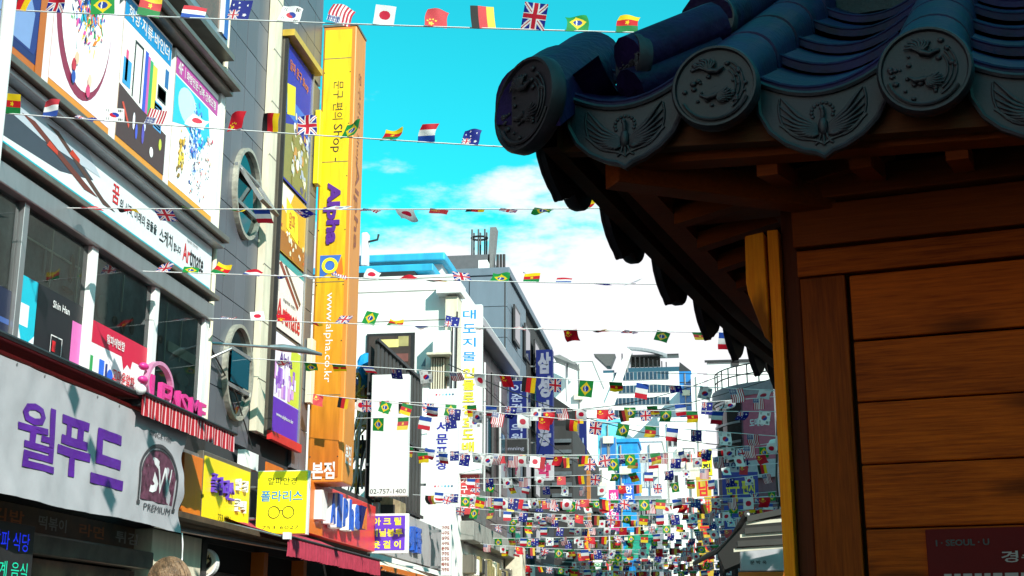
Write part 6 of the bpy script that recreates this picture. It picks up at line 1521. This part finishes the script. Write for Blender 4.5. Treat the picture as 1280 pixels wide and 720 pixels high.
# ================================================================== BUNTING
def star(u, v, cu, cv, r):
    dx, dy = (u - cu), (v - cv) * 1.1; d = math.hypot(dx, dy)
    if d > r: return False
    a = (math.atan2(dx, -dy) % (2 * math.pi / 5)) - math.pi / 5
    return d < r * (.45 + .55 * (abs(a) / (math.pi / 5)) ** 1.2)
def uj(u, v, W='#f0f0f0', B='#0c1c8c', Rr='#c8102e'):     # union jack in unit square
    x, y = u - .5, v - .5
    if abs(x) < .07 or abs(y) < .09: return Rr
    if abs(x) < .12 or abs(y) < .15: return W
    d = abs(abs(x) - abs(y)) / 1.414
    if d < .022: return Rr
    if d < .075: return W
    return B
def flag_col(c, U, V):
    # U along the fly (0 at hoist), V from the lower to the upper edge
    if c == 'KR':
        d = math.hypot((U - .5) * 1.25, V - .5)
        if d < .24: return '#c8102e' if (V - .5) > .10 * math.sin((U - .5) * 12) else '#1034a0'
        for cu, cv in ((.18, .2), (.18, .8), (.82, .2), (.82, .8)):
            if abs(U - cu) < .085 and abs(V - cv) < .10 and (int((V - cv + 1) * 24) % 2): return '#181818'
        return '#f2f2f2'
    if c == 'JP': return '#d0103a' if math.hypot((U - .5) * 1.15, V - .5) < .27 else '#f2f2f2'
    if c == 'CN':
        if star(U, V, .2, .72, .16): return '#f4d820'
        for cu, cv in ((.38, .88), (.46, .76), (.46, .62), (.38, .5)):
            if math.hypot(U - cu, V - cv) < .045: return '#f4d820'
        return '#d01028'
    if c == 'US':
        if U < .42 and V > .46: return '#f0f0f0' if (int(U * 28) % 2 and int(V * 26) % 2) else '#22307c'
        return '#c01838' if int(V * 13) % 2 == 0 else '#f2f2f2'
    if c == 'UK': return uj(U, V)
    if c == 'AU' or c == 'NZ':
        if U < .5 and V > .5: return uj(U * 2, (V - .5) * 2)
        for cu, cv, r in ((.25, .24, .11), (.75, .85, .06), (.75, .2, .06), (.62, .55, .06), (.87, .6, .06)):
            if star(U, V, cu, cv, r): return '#f4f4f4'
        return '#0c1c84'
    if c == 'BR':
        d = abs(U - .5) / .42 + abs(V - .5) / .40
        e = math.hypot((U - .5) * 1.1, V - .5)
        if e < .20: return '#f0f0f0' if abs((V - .5) - .05 + .5 * (U - .42) ** 2) < .03 else '#103c9c'
        return '#f4d010' if d < 1 else '#08903c'
    if c == 'DE': return '#181818' if V > .667 else ('#d01020' if V > .333 else '#f4c810')
    if c == 'CM':
        if star(U, V, .5, .5, .13): return '#f4d820'
        return '#08803c' if U < .333 else ('#d02028' if U < .667 else '#f4d010')
    if c == 'FR': return '#1848a8' if U < .333 else ('#f2f2f2' if U < .667 else '#d01830')
    if c == 'NL': return '#1c50b8' if U < .333 else ('#f2f2f2' if U < .667 else '#e02038')
    return '#ffffff'
ORDER = ['AU', 'KR', 'US', 'JP', 'CN', 'DE', 'UK', 'BR', 'CM', 'FR']
NAMEF = {'AU': 'Australian', 'KR': 'South Korean', 'US': 'United States', 'JP': 'Japanese', 'CN': 'Chinese', 'DE': 'German', 'UK': 'British', 'BR': 'Brazilian', 'CM': 'Cameroonian', 'FR': 'French'}
FW_, FH_ = .185, .205
def flag_mesh(c, var, nx, ny):
    # hung by the hoist edge: hoist runs along the cord (x), fly hangs down (-z)
    mb = MB(); V = []
    g_ = random.Random(var * 7 + ORDER.index(c)); ph = g_.uniform(0, 6); amp = (.004, .016, .028, .020)[var]; sk = (0, .18, -.22, .45)[var]; cur = (0, .35, .9, -.5)[var]
    for j in range(ny + 1):
        f = j / ny
        for i in range(nx + 1):
            x = (i / nx - .5) * FW_
            y = amp * math.sin(ph + 5 * (i / nx) + 3 * f) * f + cur * FH_ * .5 * f * f
            z = -f * FH_ * (1 - .18 * abs(cur) * f)
            V.append((x * (1 - .12 * f * abs(sk)) + sk * f * .06 + .02 * amp * 40 * f * math.sin(ph + 4 * f), y, z))
    mb.v = V
    for j in range(ny):
        for i in range(nx):
            mb.f.append((j * (nx + 1) + i, (j + 1) * (nx + 1) + i, (j + 1) * (nx + 1) + i + 1, j * (nx + 1) + i + 1)); mb.m.append(0)
            mb.c.append(flag_col(c, (j + .5) / ny, 1 - (i + .5) / nx))
    me = mb.mesh('national_flag', colors=True); me.materials.append(FLAGM); me.polygons.foreach_set('use_smooth', [True] * len(me.polygons)); me.update()
    return me
FM_HI = {(c, v): flag_mesh(c, v, 34, 36) for c in ORDER for v in range(4)}
FM_LO = {(c, v): flag_mesh(c, v, 16, 18) for c in ORDER for v in range(4)}
def bunting(a, b, sag, first, spacing, tilt, label, group, hi, seed, start=.25, name='flag_string'):
    g_ = random.Random(seed); a = Vector(a); b = Vector(b); Ln = (b - a).length
    root = E(name, label, 'bunting', a, group)
    def pt(f): p = a.lerp(b, f); p.z -= 4 * sag * f * (1 - f); return p
    n = 40; MB().tube([pt(i / n) for i in range(n + 1)], .0055 if hi else .008, 4).build('cord', CORD, root)
    k = first; s = start; tab = FM_HI if hi else FM_LO
    yaw = math.atan2(b.y - a.y, b.x - a.x)
    while s < Ln - .2:
        f = s / Ln; p = pt(f); c = ORDER[k % 10]; T = tilt(f) if callable(tilt) else tilt
        t_ = R(T + g_.gauss(0, 19 if T > 30 else 11)); v = g_.choice([0, 0, 1, 1, 2, 3] if T < 30 else [0, 0, 1, 1, 3])
        o = bpy.data.objects.new('national_flag', tab[(c, v)]); COL.objects.link(o); o.parent = root; o.location = p - a
        sl = math.atan2(-(b.z - a.z) / Ln - 4 * sag * (1 - 2 * f) / Ln * -1, 1)
        o.rotation_euler = (t_, g_.gauss(0, .10) - (((b.z - a.z) / Ln) - 4 * sag * (1 - 2 * f) / Ln), yaw + g_.gauss(0, .26)); o['label'] = NAMEF[c] + ' flag'
        sc_l = g_.uniform(.84, .98) * (.9 if a.y < 10.5 else 1) * (1.0 if hi and Ln > 0 and a.y < 22 else 1.14); o.scale = (sc_l, sc_l, sc_l * g_.uniform(.9, 1.08))
        s += spacing * g_.uniform(.86, 1.14); k += 1
    return root
GN = 'strings of small national flags crossing the street'
def span(p0, p1, Y, xl, xr):
    # cord whose two seen points p0, p1 lie at depth Y; extended to x = xl .. xr
    A, B = at_y(*p0, Y), at_y(*p1, Y); d = (B - A) / (B.x - A.x); return A + d * (xl - A.x), A + d * (xr - A.x)
def first_for(px, Y, A, spacing, want, start): # index so that country `want` hangs near pixel px
    x = at_y(px, 300, Y).x; n = round((x - A.x - start) / spacing); return (ORDER.index(want) - n) % 10, (x - A.x - n * spacing)
def near(p0, p1, Y, xl, xr, spacing, anchor, tilt, label, sag=.05, seed=1, hi=True):
    A, B = span(p0, p1, Y, xl, xr); A.z += sag * .3; B.z += sag * .3
    f, st_ = first_for(anchor[0], Y, A, spacing, anchor[1], .25)
    while st_ < .1: st_ += spacing; f += 1
    return bunting(A, B, sag, f % 10, spacing, tilt, label, GN, hi, seed, start=st_)
near((0, 11), (740, 32), 8.2, -5.95, 3.9, .325, (637, 'UK'), 172, 'nearest, highest flag string, flags flipped up, along the top edge of the picture', .06, 1)
near((0, 143), (640, 178), 9.9, -5.95, 4.4, .31, (415, 'BR'), lambda f: 158 - 10 * f, 'flag string crossing the billboards and the upper half of the yellow column sign', .06, 2)
near((65, 262), (720, 256), 11.5, -5.95, 4.6, .325, (670, 'BR'), 98, 'flag string blown flat, tied to the window frame just under the Artmate fascia sign', .05, 3)
near((185, 341), (800, 350), 13.3, -5.95, 4.8, .345, (642, 'BR'), lambda f: 128 - 40 * f, 'flag string crossing at the level of the blue roof edge and the Artmate poster', .06, 4)
near((245, 399), (930, 413), 15.3, -5.98, 3.5, .355, (836, 'BR'), lambda f: 150 - 120 * min(1, f * 1.35), 'flag string tied at the bay corner running past the lower oval window', .05, 5)
near((277, 447), (700, 471), 17.1, -5.98, 3.5, .355, (716, 'BR'), lambda f: 60 - 50 * f, 'flag string starting beside the lower oval window and passing above the slatted screen', .04, 6)
near((365, 492), (850, 533), 19.4, -5.85, 3.5, .355, (490, 'BR'), 10, 'flag string starting at the foot of the tall poster strip, lowest of the near strings', .05, 7)
near((370, 500), (720, 506), 20.6, -5.43, 3.5, .35, (700, 'US'), 10, 'flag string fixed to the front of the yellow column sign above its lower white syllables', .10, 8)
g = random.Random(77); Y = 22.2; k = 0
def far_string(Y, z, sp):
    global k
    xr = 3.4 if Y < 46 else .6; skew = g.uniform(-.5, .6)
    bunting((-5.9, Y + skew, z + g.uniform(-.1, .25)), (xr, Y - skew, z + g.uniform(-.1, .5)), g.uniform(.08, .34), g.randrange(10), sp, g.uniform(-6, 8), 'distant string of tiny national flags hanging across the far part of the market street', 'distant flag strings deep in the street', Y < 34, 100 + k, start=g.uniform(.2, .5)); k += 1
while Y < 66:
    far_string(Y, 5.0 + g.uniform(-.3, .26), .42); Y += g.uniform(1.6, 2.2) if Y < 40 else g.uniform(2.0, 3.2)
Y = 27.0
while Y < 50:
    far_string(Y, g.uniform(3.75, 4.55), .36); Y += g.uniform(1.7, 2.7)
# overhead cables
for i, (p, q, Y0, Y1, sg) in enumerate((((560, 455), (980, 560), 30, 36, .5), ((600, 500), (900, 470), 44, 38, .6), ((640, 520), (975, 470), 50, 34, .5), ((575, 455), (760, 600), 33, 50, .3), ((820, 466), (960, 468), 45, 44, .02))):
    a = at_y(*p, Y0); b = at_y(*q, Y1)
    tubem([a.lerp(b, f / 12) - Vector((0, 0, 4 * sg * (f / 12) * (1 - f / 12))) for f in range(13)], .012, 'overhead_cable', CABLE, None, seg=4, label=('black cable sagging from the paper shop sign down to the right', 'thin cable rising to the right across the brown panel building', 'thin cable sweeping up towards the curved corner building', 'steep cable crossing the dark signs in the middle distance', 'short straight cable in front of the blue glass tower')[i], cat='cable')
# ================================================================== PASSER-BY at the bottom edge (only the top of the head shows)
SKIN = mat('skin', (.55, .30, .20), .5, var=.08, scale=20); HAIR = mat('greying_brown_hair', (.22, .13, .07), .4, var=.4, scale=40, bump=.6, bscale=180); COAT = mat('dark_coat', (.03, .035, .05), .8)
hp = at_y(214, 712, 5.3)
per = E('person', 'pedestrian with short greying brown hair at the bottom left edge', 'person', (hp.x, 5.3, 0))
def skin_body(name, verts, edges, radii, m, parent, sub=2):
    me = bpy.data.meshes.new(name); me.from_pydata([Vector(v) for v in verts], edges, []); me.materials.append(m)
    o = bpy.data.objects.new(name, me); COL.objects.link(o); o.parent = parent
    o.modifiers.new('skin', 'SKIN'); 
    for i, r_ in enumerate(radii): me.skin_vertices[0].data[i].radius = (r_, r_) if not isinstance(r_, tuple) else r_
    me.skin_vertices[0].data[0].use_root = True
    s_ = o.modifiers.new('sub', 'SUBSURF'); s_.levels = sub; s_.render_levels = sub
    return o
HT = hp.z + .035
k_ = HT / 1.75
V = [(0, 0, .95), (0, 0, 1.15), (0, 0, 1.38), (0, 0, 1.50), (-.18, 0, 1.43), (-.24, .02, 1.15), (-.25, -.06, .92), (.18, 0, 1.43), (.24, .02, 1.15), (.25, .06, .92), (-.10, 0, .90), (-.11, -.06, .50), (-.11, .06, .10), (.10, 0, .90), (.11, .06, .50), (.11, .10, .10), (-.11, -.08, .05), (.11, -.02, .05)]
Ed = [(0, 1), (1, 2), (2, 3), (2, 4), (4, 5), (5, 6), (2, 7), (7, 8), (8, 9), (0, 10), (10, 11), (11, 12), (0, 13), (13, 14), (14, 15), (12, 16), (15, 17)]
rd = [.15, .15, .16, .06, .075, .055, .042, .075, .055, .042, .10, .07, .05, .10, .07, .05, .045, .045]
skin_body('body', [(x * k_, y * k_, z * k_) for x, y, z in V], Ed, [r_ * k_ for r_ in rd], COAT, per)
# head with face turned down the street and ears
hb = MB(); hb.ball((0, 0, 0), .078, .098, .118, nu=24, nv=18); 
for i, v in enumerate(hb.v):
    x, y, z = v
    if z < -.02: x *= 1 - .9 * min(.35, (-z - .02) * 3.2); y = y * .92 + .008
    hb.v[i] = (x, y, z)
hb.ball((0, .098, -.015), .014, .022, .026, nu=10, nv=7)
for sx_ in (-1, 1):
    hb.ball((sx_ * .080, -.005, -.012), .012, .022, .034, nu=10, nv=7); hb.ball((sx_ * .030, .086, .008), .013, .008, .008, nu=8, nv=6)
hb.ball((0, .088, -.055), .024, .010, .007, nu=8, nv=6); hb.tube([(0, -.01, -.08), (0, -.015, -.19)], .052, 12)
ho = kb(hb, 'head', SKIN, per, smooth=True); ho.location = (0, 0, HT - .118)
hh = MB(); hh.ball((0, -.012, .012), .086, .104, .118, nu=40, nv=24)
keep = []
for i, v in enumerate(hh.v):
    v = Vector(v); n_ = noise.noise(Vector((v.x * 60, v.y * 14, v.z * 22))) ; v += v.normalized() * .005 * n_; hh.v[i] = tuple(v)
hh2 = MB(); hh2.v = hh.v
for f in hh.f:
    c_ = sum((Vector(hh.v[i]) for i in f), Vector()) / 4
    if c_.z > .055 - .9 * max(0, -c_.y) and not (c_.y > .05 and c_.z < .06): hh2.f.append(f); hh2.m.append(0); hh2.c.append((1, 1, 1))
gg = random.Random(2)
for i in range(900):     # strands lying over the cap
    a = gg.uniform(0, 6.283); e_ = gg.uniform(.25, 1.5); d0 = Vector((math.cos(a) * math.cos(e_), math.sin(a) * math.cos(e_), math.sin(e_)))
    P = []
    for j in range(4):
        d1 = Vector((d0.x * (1 + .10 * j) + .03 * j, d0.y * (1 + .05 * j) - .02 * j, d0.z - .07 * j)).normalized(); P.append(Vector((0, -.012, .012)) + Vector((d1.x * .088, d1.y * .106, d1.z * .121)) * (1 + .012 * gg.random()))
    if P[-1].z < .045 and P[-1].y > .02: continue
    hh2.tube(P, .0011, 3, caps=False)
ho2 = kb(hh2, 'hair', HAIR, per, smooth=True); ho2.location = ho.location
for sx_ in (-1, 1):
    P0 = Vector((sx_ * .25, -.06 * sx_ * -1 if sx_ > 0 else -.06, .90)) * k_
    vs = [P0, P0 + Vector((0, .01, -.08)) * k_]; ed = [(0, 1)]; rr_ = [.028, .036]
    for q in range(4):
        b0_ = P0 + Vector((sx_ * (-.025 + .017 * q) * .4, -.025 + .017 * q, -.095)) * k_; ln_ = (.075, .085, .078, .06)[q]
        i0 = len(vs); vs += [b0_, b0_ + Vector((-sx_ * .006, 0, -ln_ * .5)) * k_, b0_ + Vector((-sx_ * .022, 0, -ln_)) * k_]; ed += [(1, i0), (i0, i0 + 1), (i0 + 1, i0 + 2)]; rr_ += [.010, .009, .007]
    i0 = len(vs); vs += [P0 + Vector((-sx_ * .012, .036, -.045)) * k_, P0 + Vector((-sx_ * .022, .048, -.085)) * k_]; ed += [(0, i0), (i0, i0 + 1)]; rr_ += [.011, .008]
    skin_body('hand', [tuple(v) for v in vs], ed, rr_, SKIN, per)
# ================================================================== unseen buildings added behind the camera to shade the kiosk
def plain_building(x0, x1, y0, y1, h, wall, label, seed=0, faces='w', name='shade_building', storeys=None):
    b = E(name, label, 'building', ((x0 + x1) / 2, (y0 + y1) / 2, 0))
    boxm(WORLD, x0, x1, 0, h, -y1, -y0, 'wall', wall, b)
    MB().box(WORLD, x0 - .12, x1 + .12, h, h + .35, -y1 - .12, -y0 + .12).build('parapet', CONC, b)
    n = storeys or int(h // 3); g = random.Random(seed)
    for fl in range(1, n):
        z = fl * h / n + .9
        if 'w' in faces:
            y = y0 + .8
            while y + 1.6 < y1:
                fr = RSIDE(x0)
                f = boxm(fr, -y - 1.5, -y, z, z + 1.3, 0, .06, 'window', ALU, b); MB().rect(fr, -y - 1.42, -y - .08, z + .08, z + 1.22, .064).build('pane', GLASSD, f)
                y += 2.3
        if 's' in faces:
            x = x0 + .6
            while x + 1.5 < x1:
                fr = FACE(y0)
                f = boxm(fr, x, x + 1.4, z, z + 1.3, 0, .06, 'window', ALU, b); MB().rect(fr, x + .08, x + 1.32, z + .08, z + 1.22, .064).build('pane', GLASSD, f)
                x += 2.1
    return b
plain_building(5.2, 13, -22, 1.2, 8.0, CONC, 'plain concrete building added behind the camera on the right to shade the kiosk', 3, 'w')
plain_building(-17, -6.4, -26, 1.6, 13, PLASTER, 'pale plaster building added behind the camera on the left to cut the sky light', 4, '')
plain_building(-9, 8, -46, -36, 14, CONC, 'concrete building added far behind the camera to cut the sky light', 5, '')
